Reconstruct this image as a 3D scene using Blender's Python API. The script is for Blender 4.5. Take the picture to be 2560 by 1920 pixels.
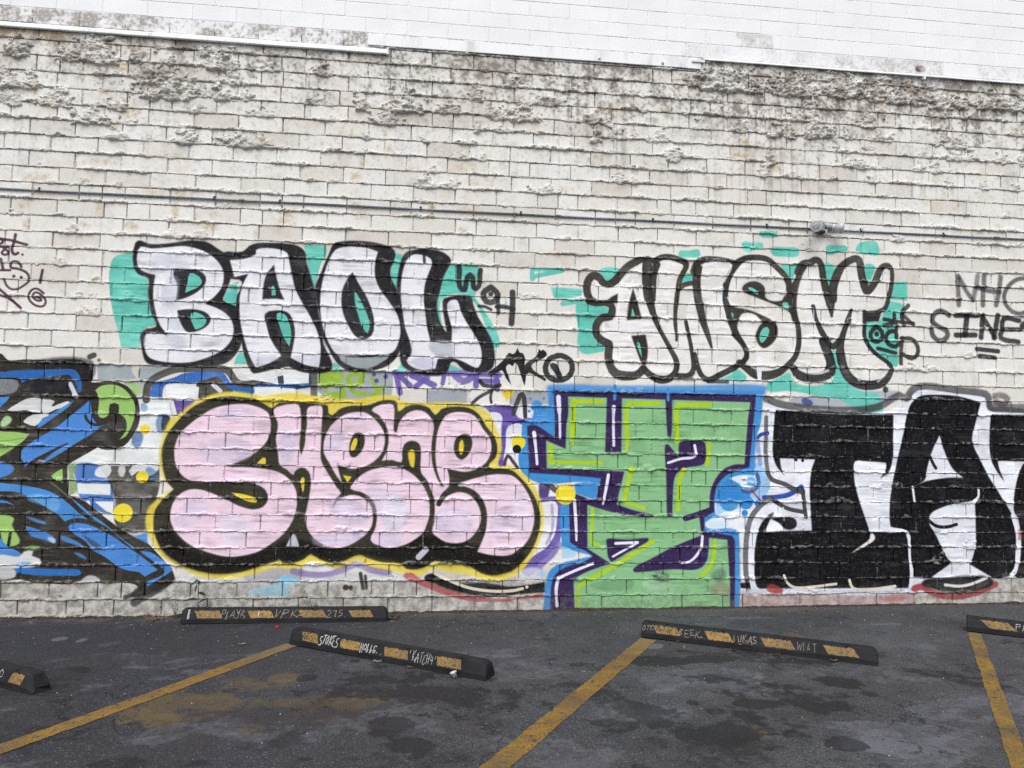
import bpy, bmesh, math, random
import numpy as np
from mathutils import Vector, Matrix

for o in list(bpy.data.objects): bpy.data.objects.remove(o)
SC = bpy.context.scene
COL = SC.collection

# ------------------------------------------------------------------ camera
YAW, PITCH, ROLL, FPX, CZ, CD = .1119568, .06711845, .01630491, 1850., 1.69541, 7.12795
cy, sy, cp, sp = math.cos(YAW), math.sin(YAW), math.cos(PITCH), math.sin(PITCH)
FWD = Vector((sy*cp, cy*cp, sp)); R0 = Vector((cy, -sy, 0)); U0 = R0.cross(FWD)
RGT = math.cos(ROLL)*R0 + math.sin(ROLL)*U0
UPV = -math.sin(ROLL)*R0 + math.cos(ROLL)*U0
cam = bpy.data.cameras.new('camera'); camo = bpy.data.objects.new('camera', cam); COL.objects.link(camo)
cam.sensor_width = 36.0; cam.lens = FPX/2560*36.0; cam.clip_start = .05; cam.clip_end = 800
M = Matrix((RGT, UPV, -FWD)).transposed().to_4x4(); M.translation = Vector((0, -CD, CZ))
camo.matrix_world = M
SC.camera = camo

# ------------------------------------------------------------------ sky, sun, exposure (soft overcast daylight)
SUN_EL, SUN_AZ = math.radians(52), math.radians(196)
W = bpy.data.worlds.new('World'); SC.world = W; W.use_nodes = True
nt = W.node_tree; nt.nodes.clear()
wo = nt.nodes.new('ShaderNodeOutputWorld'); bg = nt.nodes.new('ShaderNodeBackground')
sk = nt.nodes.new('ShaderNodeTexSky'); sk.sky_type = 'NISHITA'; sk.sun_disc = False
sk.sun_elevation = SUN_EL; sk.sun_rotation = SUN_AZ; sk.air_density = 1.0; sk.dust_density = 3.0
hs = nt.nodes.new('ShaderNodeHueSaturation'); hs.inputs['Saturation'].default_value = .42
bg.inputs['Strength'].default_value = .15
nt.links.new(sk.outputs[0], hs.inputs['Color']); nt.links.new(hs.outputs[0], bg.inputs[0]); nt.links.new(bg.outputs[0], wo.inputs[0])
sl = bpy.data.lights.new('sun', 'SUN'); sl.energy = 1.15; sl.angle = math.radians(38); sl.color = (1, .98, .945)
so = bpy.data.objects.new('sun', sl); COL.objects.link(so)
sd = Vector((math.sin(SUN_AZ)*math.cos(SUN_EL), math.cos(SUN_AZ)*math.cos(SUN_EL), math.sin(SUN_EL)))
so.rotation_euler = (-sd).to_track_quat('-Z', 'Y').to_euler(); so.location = (0, -6, 12)
SC.view_settings.view_transform = 'Standard'; SC.view_settings.look = 'None'
SC.view_settings.gamma = 1; SC.view_settings.exposure = 0.33
SC.view_settings.use_curve_mapping = False
SC.render.engine = 'CYCLES'
SC.cycles.max_bounces = 6; SC.cycles.diffuse_bounces = 3; SC.cycles.use_denoising = False; SC.cycles.use_adaptive_sampling = False
SC.render.filter_size = 1.05

# ------------------------------------------------------------------ helpers
BX, BH = .4064, .1512
def gz(x): return .005*x + .0055
def lin(h):
    v = [int(h[i:i+2], 16)/255 for i in (0, 2, 4)]
    return tuple((c/12.92 if c <= .04045 else ((c+.055)/1.055)**2.4) for c in v)
def mesh(name, V, F, mat=None, smooth=False):
    me = bpy.data.meshes.new(name)
    if isinstance(F, np.ndarray):
        nf, k = F.shape
        me.vertices.add(len(V)); me.vertices.foreach_set('co', np.asarray(V, np.float32).ravel())
        me.loops.add(nf*k); me.loops.foreach_set('vertex_index', F.astype(np.int32).ravel())
        me.polygons.add(nf); me.polygons.foreach_set('loop_start', np.arange(0, nf*k, k, dtype=np.int32))
        me.update(calc_edges=True)
    else:
        me.from_pydata([tuple(v) for v in V], [], F); me.update()
    me.polygons.foreach_set('use_smooth', np.full(len(me.polygons), bool(smooth)))
    if mat: me.materials.append(mat)
    return me
def obj(name, me, parent=None, **props):
    o = bpy.data.objects.new(name, me); COL.objects.link(o)
    if parent is not None: o.parent = parent
    for k, v in props.items(): o[k] = v
    return o
def thing(name, label, cat, loc=(0, 0, 0), rz=0., group=None):
    o = bpy.data.objects.new(name, None); COL.objects.link(o); o.location = loc; o.rotation_euler = (0, 0, rz)
    o.empty_display_size = .1
    o['label'] = label; o['category'] = cat
    if group: o['group'] = group
    return o
def bm_obj(name, bm, mat, parent=None, smooth=False, **props):
    me = bpy.data.meshes.new(name); bm.to_mesh(me); bm.free(); me.materials.append(mat)
    if smooth: me.polygons.foreach_set('use_smooth', np.ones(len(me.polygons), bool))
    return obj(name, me, parent, **props)

# value noise (numpy)
def vnoise(X, Z, seed=0):
    rs = np.random.RandomState(seed); T = rs.rand(256, 256).astype(np.float32)
    xi = np.floor(X).astype(np.int64); zi = np.floor(Z).astype(np.int64)
    fx = (X-xi).astype(np.float32); fz = (Z-zi).astype(np.float32)
    fx = fx*fx*(3-2*fx); fz = fz*fz*(3-2*fz)
    a = T[zi & 255, xi & 255]; b = T[zi & 255, (xi+1) & 255]; c = T[(zi+1) & 255, xi & 255]; d = T[(zi+1) & 255, (xi+1) & 255]
    return (a*(1-fx)+b*fx)*(1-fz) + (c*(1-fx)+d*fx)*fz
def fbm(X, Z, seed=0, o=3, g=.5):
    s = 0; a = 1; n = 0
    for k in range(o):
        s = s + a*vnoise(X*2**k+17.3*k, Z*2**k+9.1*k, seed+k); n += a; a *= g
    return s/n
def sst(a, b, x):
    t = np.clip((x-a)/(b-a), 0, 1); return t*t*(3-2*t)

# ------------------------------------------------------------------ spray paint, rolled and sprayed on the wall face: lines of
# "F colour feather alpha mottle; x z x z ..." (filled shapes) and "S ..." (strokes: x z width) in millimetres on the wall
PAINT = """F 9aa5a8 2.1 0.95 0.3;-3020 2260c -2667 2258c -2650 2134c -3006 2118c
F d9d3cb 2.1 0.7 0.2;-2721 2242 -2666 2251 -2654 2141 -2690 2170
F 9aa5a8 2.1 0.95 0.3;-2639 2252 -2366 2255 -2468 2182 -2571 2143 -2640 2127
F a9b5ac 5.6 0.9 0.3;-2777 2105 -2596 2102 -2594 1974 -2660 1973 -2719 2052
F d3d6d4 5.3 0.8 0.5;-1778 2244c -1061 2262c -1055 2071c -1768 1990c
F 99a3a5 4.3 0.95 0.3;-1056 2262c -343 2275c -344 2109 -384 1981 -859 1982 -1044 2071
F 99a3a5 4.3 0.9 0.3;-775 2380c -439 2389c -503 2332 -654 2300 -762 2314
F 9a9fa9 3.3 0.95 0.2;-20 2096c 369 2114c 372 1978c -9 1966c
F 9a9fa9 2.3 0.9 0.3;774 2101c 1168 2113c 1169 1989c 783 1972c
F 8f9cab 15.1 0.7 0.4;3899 2136 4820 2204 4780 2132 4524 2031 4022 2009 3651 2060
F 2b3f8a 7.4 0.8 0.4;3762 2092 3861 2088 3885 2041 3798 2028
F 2b3f8a 7.6 0.8 0.4;4348 2075 4424 2064 4448 2017 4372 2004
F c9cbd0 16.7 0.55 0.4;-2205 380 -1538 335 -914 363 -222 370 -220 285 -1536 287 -2161 296
F 8b8a93 14.5 0.55 0.4;-1541 418 -1199 428 -1103 374 -1226 301 -1454 292 -1640 325
F dfe3e2 2.8 0.95 0.5;-2637 1937c -2365 1942 -2338 1811 -2373 1664 -2421 1627 -2444 1517 -2443 1358c -3205 1349c -2975 1506 -2789 1502 -2684 1601 -2633 1696
F 35629f 4.9 0.6 0.9;-2464 1808 -2366 1810 -2395 1671 -2450 1655 -2481 1721
F 222226 4.2 0.7 1;-2415 1809 -2358 1796 -2388 1678 -2431 1692
F 35629f 4.8 0.7 0.9;-2672 1652 -2596 1653 -2611 1522 -2666 1521
F 35629f 4.9 0.5 1;-2616 1922 -2558 1887 -2584 1835 -2620 1864
F 3f73bb 3.4 0.95 0.5;-3171 1346 -2953 1348 -2990 1265 -2851 1216 -2816 1074 -2801 910c -2932 931 -3073 1030 -3131 1108 -3152 1236
F 3b3832 3.4 0.95 0.7;-2960 1344c -2436 1358c -2421 1185 -2443 1048 -2484 757c -2752 757c -2805 860 -2804 1031 -2855 1174 -2871 1217
F 8f8f90 9.6 0.6 0.9;-2755 1089 -2493 1091 -2491 1048 -2753 1053
F 77777a 6.9 0.6 1;-2751 1010 -2503 1004 -2499 918 -2734 932
F e0e4e6 2.7 0.9 0.6;-2990 1265 -2966 1330 -2857 1342 -2866 1252 -2927 1241
F e0e4e6 3.4 0.8 0.8;-2788 1339 -2733 1347 -2736 1253 -2777 1253
F e0e4e6 2.8 0.9 0.6;-2681 1340 -2443 1350 -2441 1314 -2522 1255 -2614 1298 -2677 1254
F 35629f 5.5 0.6 0.9;-2546 1335 -2483 1321 -2438 1249 -2484 1198 -2536 1255
F 33302b 2.0 1 0.35;-3894 2341 -3834 2339 -3784 2286 -3650 2296 -3419 2299 -3242 2309 -3139 2297 -3074 2240 -3051 2128c -3060 2102 -2923 2114 -2819 2104 -2748 2073 -2660 1980 -2631 1878 -2624 1805 -2640 1703 -2690 1601 -2749 1527 -2844 1491 -2933 1494 -2975 1510c -3127 1414 -3206 1363c -3225 1341 -3205 1086c -3073 1031 -2967 952 -2825 838 -2712 760 -2613 703 -2507 653 -2428 575 -2355 496 -2275 403c -2257 310 -2452 205 -2553 171 -2629 185 -2564 259 -2730 299 -2886 293 -3063 315 -3169 288 -3364 300 -3585 332 -3777 344
S 2a2a2c 16.5 0.9 0.3;-2285 325 76 -2398 240 76 -2519 170 76 -2592 122 76
S 2a2a2c 13.7 0.9 0.3;-2537 263 41 -2616 192 41 -2669 172 41
F 1c1e26 10.9 0.8 0.5;-3555 2293 -3071 2306 -3055 2131 -3233 2134 -3360 2218 -3550 2206
F 1c1e26 9.5 0.8 0.5;-3571 2097 -3259 2097 -3246 1982 -3496 1969 -3580 2017
S 202024 6.9 0.9 0.3;-3086 2335 52 -3052 2350 52
O 26262a 9.6 0.7 0.3;-3005 2304 18
F 8b9098 9.4 0.8 0.8;-3880 2097 -3692 2101 -3682 2029 -3733 1985 -3873 1982
F 2c63a8 2.0 1 0.4;-3884 2161 -3804 2178 -3738 2192 -3543 2202 -3374 2214 -3238 2218 -3196 2201 -3166 2158 -3142 2086 -3148 2013 -3172 2012 -3182 2063 -3234 2141 -3262 2166 -3330 2154 -3505 2131 -3585 2115 -3664 2080c -3680 2123 -3882 2125
S cfd3e2 5.5 0.95 0.3;-3244 2083 38 -3183 1968 38
F 4c86cd 2.0 1 0.4;-3870 1932 -3758 1956c -3751 1949 -3788 1898 -3865 1839
F dfe2e2 2.7 0.95 0.6;-3764 1834 -3694 1886 -3609 1938 -3509 1954c -3481 1933 -3481 1818c -3535 1817 -3603 1837 -3670 1829 -3737 1827
F dfe2e2 2.7 0.95 0.6;-3474 1940c -3365 1921 -3396 1877 -3343 1893 -3242 1924 -3254 1880 -3354 1849 -3460 1811
F 4c86cd 2.0 1 0.4;-3242 1909c -3327 1850 -3458 1761 -3496 1717 -3500 1674c -3454 1704 -3364 1777 -3247 1873 -3202 1939c
F dfe2e2 2.7 0.95 0.6;-3625 1736 -3554 1795 -3500 1803 -3406 1805 -3458 1768 -3489 1724 -3528 1695 -3597 1715
F 4c86cd 2.0 1 0.4;-3063 1949c -3111 1898 -3216 1801 -3345 1684 -3489 1588 -3572 1523 -3617 1479 -3635 1443 -3626 1408 -3590 1359 -3594 1320c -3518 1395 -3374 1476 -3243 1545c -3334 1476 -3449 1367 -3462 1353 -3422 1368 -3266 1470 -3168 1543 -3036 1631 -2951 1705 -2864 1757c -2924 1727 -2972 1726 -3000 1733 -3037 1790 -3052 1870
S 33302b 2.1 1 0.3;-3096 1796 25 -3084 1761 25 -3041 1725 25 -2979 1715 25 -2911 1742 25
S 33302b 2.0 1 0.3;-3239 1542 13 -3361 1472 27 -3465 1406 27 -3543 1352 27
F 97c16c 2.1 1 0.4;-3022 2030c -2983 2067 -2915 2084 -2831 2078 -2746 2022 -2686 1935 -2668 1863 -2672 1790 -2702 1688 -2740 1614 -2793 1585c -2742 1658 -2738 1731 -2762 1788 -2812 1824 -2816 1904 -2892 1906 -2895 1822 -2920 1785 -2968 1781 -2991 1827 -2988 1907 -2992 1973
F 97c16c 6.9 0.8 0.5;-2763 2102 -2687 2096 -2622 2047 -2675 1994 -2720 2059
F 97c16c 2.0 1 0.4;-3853 1632 -3773 1641 -3679 1639 -3564 1623c -3602 1572 -3646 1529 -3806 1413 -3839 1405
S 5f7a45 3.3 0.6 0.3;-3835 1554 9 -3729 1563 9 -3609 1586 9
F 4c86cd 5.3 1 0.5;-3836 1356 -3716 1350 -3674 1308 -3711 1258 -3795 1222 -3828 1214
F b5d3a0 3.3 0.95 0.6;-3794 1762 -3755 1784 -3719 1749 -3763 1691 -3816 1690
F 97c16c 2.0 1 0.3;-3362 1247c -3323 1283 -3268 1316c -3254 1184c -3320 1219
F 7d9a62 3.4 0.9 0.5;-3225 1345c -3144 1342 -3173 1263 -3137 1207 -3138 1108 -3198 1079c -3205 1214
S 6f7860 3.4 0.8 0.3;-3387 1212 12 -3296 1142 12 -3211 1071 12
F 4c8ccf 2.0 1 0.4;-3826 1177 -3720 1177 -3585 1161 -3450 1137 -3354 1106 -3271 1060 -3186 993 -3101 916 -3002 841c -3071 855 -3152 859 -3218 836c -3290 908 -3415 985 -3553 1066 -3662 1107 -3822 1117
F 6fb0dc 5.4 0.6 0.5;-3553 1062 -3311 1057 -3268 1000 -3304 929 -3401 978
F 4c8ccf 2.0 1 0.3;-3817 1029 -3724 1022 -3648 977c -3723 1005 -3816 1008
F 4c8ccf 2.0 1 0.4;-3183 1054c -3134 1022 -3063 966 -2992 902 -2893 831 -2807 760 -2707 675 -2608 604 -2622 600 -2735 689 -2835 774 -2962 852 -3033 909 -3104 973
F 4c86cd 2.0 1 0.4;-3192 788 -3170 820 -3110 830 -3028 817 -2924 774 -2819 717 -2706 639 -2592 561 -2471 468 -2403 411c -2460 383 -2514 351c -2563 390 -2667 408 -2751 444 -2821 494 -2892 544 -2972 583c -2997 618 -3048 675 -3132 728
F 4c86cd 2.1 1 0.4;-2573 582c -2469 568 -2405 525 -2326 468 -2279 425c -2282 403 -2489 262c -2501 298 -2396 347 -2350 382 -2358 418 -2423 468 -2537 554
F 4c86cd 3.4 1 0.4;-2704 753c -2613 718 -2511 739 -2508 675 -2493 646 -2613 703
S 33302b 2.0 1 0.3;-3221 827 28 -3165 853 28 -3098 859 28 -3002 838 28 -2877 788 28
F 2f3034 8.1 0.6 0.7;-3071 731 -2881 604 -2949 604 -3049 703
F 4f86c4 3.3 0.95 0.5;-3570 893c -3503 879 -3421 851 -3372 826 -3433 826 -3515 858
F 4c86cd 2.7 0.95 0.5;-3558 801c -3484 787 -3388 752 -3291 689 -3296 647 -3385 682 -3493 710 -3529 752
F dfe2e2 5.4 0.7 0.8;-3359 703 -3298 689 -3296 654 -3330 661
F 4f86c4 4.0 0.95 0.5;-3252 717 -3157 689 -3080 646 -3044 611c -3154 646 -3237 675
F 4f86c4 4.1 0.9 0.5;-3137 572c -3076 562 -3019 519 -3025 505 -3088 533
F 97c16c 4.0 1 0.4;-3809 885 -3730 899 -3649 871 -3665 815 -3636 759 -3599 696 -3596 647 -3661 622 -3714 619 -3744 689 -3762 759 -3804 815
S 2c2a28 2.7 1 0.3;-3674 738 24 -3687 619 24
F 4c86cd 2.6 1 0.3;-3799 717 -3758 696 -3694 626 -3674 612 -3792 605
F 97c16c 6.7 0.8 0.5;-3560 598c -3489 633 -3407 601
F 4c86cd 2.6 1 0.4;-3791 584 -3673 605 -3578 563 -3590 535 -3789 556
F d8dbdc 3.3 0.95 0.8;-3788 542 -3590 535 -3552 577 -3473 583 -3484 541 -3415 513 -3405 450 -3783 445
F 4c86cd 6.6 0.5 0.9;-3593 479 -3480 478 -3525 451 -3611 444
F 2f6fba 2.7 1 0.3;-3617 430 -3477 429 -3277 422 -3075 414 -3066 371 -3206 362 -3407 366 -3608 395
F c9cacb 4.0 0.9 0.9;-3782 431 -3623 423 -3612 353 -3777 344
F c3c3c8 6.8 0.9 0.4;-3063 315c -3018 357 -2950 364 -2886 300
F e3e7e7 2.0 1 0.4;-3135 1186c -2849 1181c -2847 1081c -3124 1093c
F e3e7e7 2.0 1 0.4;-3059 1030c -3019 1030c -3010 987c
F e3e7e7 2.0 1 0.4;-2981 1023c -2817 1025c -2815 913c -2878 938c
F e3e7e7 2.0 1 0.4;-2903 895c -2808 903c -2800 821c
O e6cf3f 2.1 1 0.3;-2576 1682 45
O e6cf3f 2.1 1 0.3;-2577 1248 55
O e6d53a 2.1 1 0.3;-2730 921 85
S 4a4744 4.2 0.95 0.3;-2576 1952 67 -2568 2084 67 -2508 2156 67 -2378 2222 67 -2281 2245 67 -1904 2252 67 -1846 2220 67 -1793 2140 67 -1727 2112 67 -1612 2129 67
F 3a6cb5 2.1 1 0.5;-2549 1982c -2523 2100 -2465 2124 -2340 2164 -2244 2209 -1910 2222 -1865 2168 -1820 2117 -1755 2089 -1625 2092c -1623 2025 -1789 2043 -1854 2079 -1900 2137 -1951 2181 -2043 2156 -2183 2108 -2380 2107 -2428 2073 -2437 1974c
F 45423f 2.8 1 0.5;-2140 2109 -2043 2156 -1951 2182 -1900 2137 -1854 2079 -1803 2043 -1909 2018 -2014 1972 -2113 1970
S d5d8e8 4.3 1 0.3;-1991 2105 39 -1925 2048 39
F e2e5e4 2.1 1 0.4;-2415 2095c -2254 2114 -2118 2080c -2121 1988c -2233 1967 -2409 1984c
F 5f4d9c 2.8 1 0.4;-2338 1952c -2144 1956c -2214 1857 -2297 1815c
S c2c4da 5.6 0.9 0.3;-2365 1935 21 -2355 1869 21 -2327 1782 21
F 2c3340 2.9 0.9 0.6;-1585 2152c -1116 2269c -1118 2104 -1583 2108
F 3366a5 2.9 0.95 0.6;-1612 2122c -1126 2145c -1125 2103 -1611 2092
F e2e5e4 2.2 1 0.4;-1731 2227c -1425 2250c -1402 2119c -1541 2146 -1672 2169
F e2e5e4 2.2 1 0.4;-1364 2248c -1126 2246c -1126 2139c -1352 2124c
F e2e5e4 2.2 1 0.5;-1611 2092c -1384 2099c -1370 2019c -1506 1975 -1608 2014c
F e2e5e4 2.2 1 0.5;-1369 2090c -1249 2086c -1242 2011c -1362 2008c
S 4a4a4c 8.5 0.9 0.3;-1081 2234 64 -1074 2016 64
F 8fb235 15.0 0.85 0.5;-1018 2247 -825 2252 -802 2197 -864 2119 -1013 2104
S 8fb235 4.3 0.95 0.3;-711 2244 43 -764 2193 43 -724 2139 43 -660 2151 43 -651 2212 43 -706 2244 43
S 8fb235 4.3 0.95 0.3;-620 2246 39 -648 2124 39
S 8fb235 4.3 0.95 0.3;-974 2226 36 -843 2152 36
S 8fb235 4.3 0.95 0.3;-542 2204 35 -508 2127 35 -467 2040 35
S 8fb235 4.3 0.95 0.3;-426 2118 33 -538 2033 33
S 8fb235 4.3 0.95 0.3;-957 2029 34 -872 2047 34 -797 2055 34 -815 2120 34
S 8fb235 4.3 0.95 0.3;-756 2127 35 -700 2057 35 -592 2050 35
S 8fb235 4.3 0.95 0.3;-924 2008 34 -785 2022 34
O 8fb235 4.3 0.9 0.3;-963 2056 19
S 6a58a5 8.9 0.9 0.3;-326 2256 61 4 2262 61 392 2272 61 673 2262 61
S 6a58a5 6.6 0.95 0.3;-309 2232 55 -272 2066 55
S 6a58a5 6.6 0.95 0.3;-293 2243 55 -181 2140 55
S 6a58a5 6.6 0.95 0.3;-161 2235 61 -50 2193 61 50 2146 61
S 6a58a5 6.6 0.95 0.3;-125 2131 55 -18 2222 55
S 6a58a5 6.6 0.95 0.3;142 2243 44 130 2164 44
S 6a58a5 8.9 0.9 0.3;248 2245 67 327 2191 67 404 2227 67
S 6a58a5 6.7 0.95 0.3;454 2251 56 451 2150 56
S 6a58a5 6.7 0.95 0.3;461 2200 51 663 2200 51
S 6a58a5 6.8 0.95 0.3;645 2278 51 659 2121 51
O 5c4c98 4.3 1 0.3;-498 2177 22
O 5c4c98 4.4 1 0.3;-412 2218 22
O 5c4c98 4.3 1 0.3;-522 2237 20
F 66c1b1 3.0 1 0.6;-2767 3307 -2868 3291 -2928 3262 -2954 3163 -2955 3033 -2934 2883 -2896 2712 -2854 2584 -2816 2425c -2659 2424c -2622 2613 -2526 2649 -2591 2830 -2623 3079 -2719 3151
F 66c1b1 3.2 1 0.6;-1214 3448c -1112 3463 -1009 3446 -1011 3356 -1052 3276 -1098 3056c -1145 3160 -1183 3326
F 66c1b1 3.3 1 0.6;-351 3413c -279 3399 -286 3319 -331 3063c -383 3168 -392 3292
F 66c1b1 3.4 1 0.6;146 3315c 485 3306 431 3167 422 3030 504 2907 596 2774 667 2629 669 2533 612 2531 401 2983 120 2996 115 2724 155 2664c 105 2679 56 2869 64 2994 94 3154
F 66c1b1 3.2 1 0.6;-903 2343c -859 2317 -820 2272c -911 2269c
F 66c1b1 3.3 1 0.6;-321 2270c -268 2349c -217 2273c
F 66c1b1 3.3 1 0.6;173 2361c 336 2298c 169 2290c
F 242428 4.1 1 0.3;-2758 3334 -2722 3434 -2618 3406 -2454 3419 -2258 3455 -2101 3446 -2005 3390 -1940 3348 -1885 3296 -1861 3208 -1868 3120 -1914 2964 -1932 2898 -1826 2858 -1769 2750 -1742 2587 -1768 2445 -1847 2334 -1938 2288 -2247 2264 -2555 2277 -2608 2313 -2645 2451 -2654 2548 -2612 2614 -2526 2633 -2578 2777 -2606 2938 -2618 3079 -2707 3119 -2752 3215
F 242428 4.2 1 0.3;-1951 3354 -1857 3363 -1773 3372 -1722 3425 -1657 3455 -1594 3464 -1391 3467 -1262 3445 -1201 3392 -1181 3293 -1133 3138 -1098 3040 -1058 2830 -1021 2665 -994 2500 -937 2392 -912 2282 -1017 2236 -1188 2242 -1317 2288c -1464 2257 -1610 2221 -1644 2225 -1711 2338 -1761 2532 -1798 2695 -1828 2902 -1772 3080 -1888 3108 -1934 3205
F 66c1b1 3.1 1 0.6;-1803 3078c -1855 3054 -1927 2904 -1817 2849c
F 242428 4.4 1 0.3;-1098 3056 -1049 3198 -1010 3311 -970 3414 -950 3471 -886 3507 -690 3524 -492 3503 -358 3441 -371 3316 -392 3270 -383 3168 -331 3069 -295 2935 -273 2745 -263 2578 -298 2432 -372 2341 -490 2280 -652 2258 -782 2273 -870 2333 -950 2458 -1019 2599 -1046 2775 -1071 2885
F 242428 4.5 1 0.3;-289 3365 -247 3434 -92 3470 65 3460 155 3418 190 3362 158 3293 115 3200 85 3062 60 2926 92 2757 155 2664c 110 2927 126 2996 377 3028 413 2938 460 2826 553 2682 612 2559 631 2413 594 2310 448 2279 325 2303 223 2379 159 2266 -51 2244 -206 2284 -274 2355 -288 2466 -305 2688 -327 2912 -332 3092 -319 3228
F e4e5ea 4.1 1 0.9;-2694 3375 -2606 3363 -2452 3381 -2297 3399 -2140 3362 -2033 3300 -1955 3204 -1936 3106 -1958 3007 -2027 2916 -2097 2859c -1981 2820 -1874 2747 -1828 2639 -1844 2530 -1923 2429 -2045 2361 -2208 2308 -2403 2303 -2558 2336 -2613 2420 -2622 2506 -2599 2571 -2466 2570 -2415 2555c -2491 2650 -2550 2832 -2562 2983 -2553 3114c -2636 3133 -2699 3173 -2724 3259
F 2b2b2f 4.1 1 0.3;-2391 3164 -2288 3180 -2163 3168 -2103 3121 -2105 3045 -2175 2965 -2276 2907 -2357 2882c -2348 3013
F 66c1b1 3.1 1 0.6;-2245 3143 -2182 3129 -2133 3076 -2156 3021 -2278 2956c -2262 3060
F 2b2b2f 4.1 1 0.3;-2343 2790c -2230 2805 -2105 2788 -2040 2730 -2058 2664 -2139 2607 -2220 2588 -2262 2603 -2318 2699
F 66c1b1 3.1 1 0.6;-2218 2768 -2124 2760 -2075 2707 -2099 2652 -2160 2617 -2181 2628
F e4e5ea 4.2 1 0.9;-1890 3284c -1759 3301 -1653 3350 -1655 3389 -1592 3411 -1464 3408 -1367 3374 -1342 3286 -1317 3175 -1280 3033 -1211 2902 -1120 2750 -1051 2598 -1025 2466 -1035 2290c -1169 2314 -1299 2376c -1270 2591 -1290 2723 -1346 2807 -1464 2818 -1547 2785 -1533 2682 -1485 2541 -1385 2390c -1488 2322 -1612 2273 -1612 2270 -1670 2371 -1729 2533 -1773 2717 -1786 2914 -1760 3058 -1717 3157c -1842 3121c
F 2b2b2f 4.2 1 0.3;-1485 3257c -1460 3147 -1417 3005 -1377 2924c -1478 2931 -1579 2916c -1569 3088 -1541 3177
F 66c1b1 3.2 1 0.6;-1483 3058 -1458 2965c -1495 2960c
F 66c1b1 3.2 1 0.6;-1441 2789 -1378 2791 -1333 2732 -1302 2601 -1314 2480c -1370 2566 -1416 2685
F 66c1b1 3.1 1 0.6;-1814 2302c -1786 2390 -1751 2415 -1718 2370 -1694 2303c
F e4e5ea 4.3 1 0.9;-916 3427 -797 3461 -633 3457 -517 3423c -541 3320 -538 3185 -490 3063 -399 2943 -319 2822 -285 2689 -296 2566 -353 2453 -494 2426 -787 2407 -873 2416 -952 2524 -1010 2666 -1042 2831 -1043 3019 -1016 3188 -967 3346
F 98a2a6 4.3 1 0.3;-856 2400 -765 2397 -548 2403 -385 2429 -460 2350 -545 2303 -653 2291 -762 2319
F 2b2b2f 4.3 1 0.3;-752 3215c -688 3100 -608 2969 -549 2814 -535 2703 -554 2613 -629 2567 -706 2598 -774 2695 -832 2827 -849 2960 -829 3083
F 66c1b1 3.3 1 0.6;-730 3043c -673 2955 -603 2812 -573 2702 -593 2629c -643 2677 -690 2809 -721 2920
F e4e5ea 4.4 1 0.9;-255 3321 -201 3402 -102 3412 -12 3377 1 3320 -30 3228 -61 3125 -69 2977 -49 2832 -29 2697 7 2569c 207 2570c 205 2705 168 2839 155 2929 187 2976 255 2978 285 2888 349 2766 430 2644 488 2533 502 2409 470 2330 425 2334 323 2382 222 2413 78 2403c 58 2308c -74 2293 -174 2324 -220 2378 -177 2446 -191 2558 -239 2690 -270 2858 -291 3026 -285 3195
F a9b0bb 11.1 0.6 0.8;-3 2552 196 2569 211 2424 66 2431
F b9b4d2 11.0 0.6 0.6;-165 2391 45 2391 35 2318 -86 2304
S 242428 5.6 0.8 0.3;-80 3453 29 -72 3340 29
F b6bccb 16.5 0.45 0.9;-2582 3287 -2334 3287 -2247 3192 -2556 3169
F b0b7c6 14.4 0.45 0.9;-2445 2554 -2238 2518 -2296 2429 -2421 2469
F b6bccb 14.4 0.4 0.9;-2483 2921 -2378 3121 -2338 2905 -2416 2598 -2305 2624
F b6bccb 14.7 0.5 0.9;-1595 2373 -1405 2368 -1509 2321 -1613 2286
F b6bccb 14.9 0.5 0.9;-1278 2382 -1044 2378 -1052 2301 -1170 2330
S 66c1b1 3.5 1 0.3;989 3310 37 1128 3316 37 1290 3317 37
S 66c1b1 3.5 1 0.3;1278 3310 46 1128 3275 46 1002 3241 46 985 3218 46 984 3304 46
F 66c1b1 3.5 1 0.6;1170 3144c 1478 3139c 1479 3069 1206 3027c
S 66c1b1 3.5 1 0.3;1294 2982 51 1351 2995 51 1421 3009 51
F 66c1b1 3.5 1 0.6;1427 2998 1526 3025 1619 2982 1772 2973c 1749 2882 1644 2867 1598 2750 1623 2635 1728 2581 1705 2517c 1473 2510 1447 2745
F 66c1b1 3.5 1 0.6;1657 3332 1852 3361 1876 3317 1805 3233 1735 3218
F 66c1b1 3.6 1 0.6;2478 3564 2580 3571 2683 3586 2689 3511 2580 3500 2478 3498
F 66c1b1 3.6 1 0.6;2514 3329c 2626 3342c 2614 3253c 2496 3223c
F 66c1b1 3.7 1 0.6;3316 3799 3418 3813 3492 3817 3523 3758 3380 3742 3334 3755
F 66c1b1 3.7 1 0.6;3136 3680 3253 3685 3358 3684 3358 3630 3265 3608 3216 3582 3154 3597
F 66c1b1 3.7 1 0.6;3454 3640 3603 3653 3741 3647 3746 3569 3602 3554 3466 3563
F 66c1b1 3.8 1 0.6;4043 3679 4170 3697 4272 3689 4277 3635 4169 3624 4067 3589
F 66c1b1 6.4 1 0.6;4373 3639 4413 3732 4593 3759 4630 3699 4622 3616 4488 3617
F 66c1b1 3.8 1 0.6;3546 3470c 3733 3478c 3664 3285c
F 66c1b1 3.9 1 0.6;4014 3499 4112 3494 4160 3440 4110 3354 4083 3185c 4059 3184c 4032 3332
F 66c1b1 3.9 1 0.6;4455 3499 4573 3509 4582 3457 4500 3290c 4462 3349
F 66c1b1 8.0 1 0.6;4788 3339c 4937 3345c 4933 3147c 4750 3149c
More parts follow.
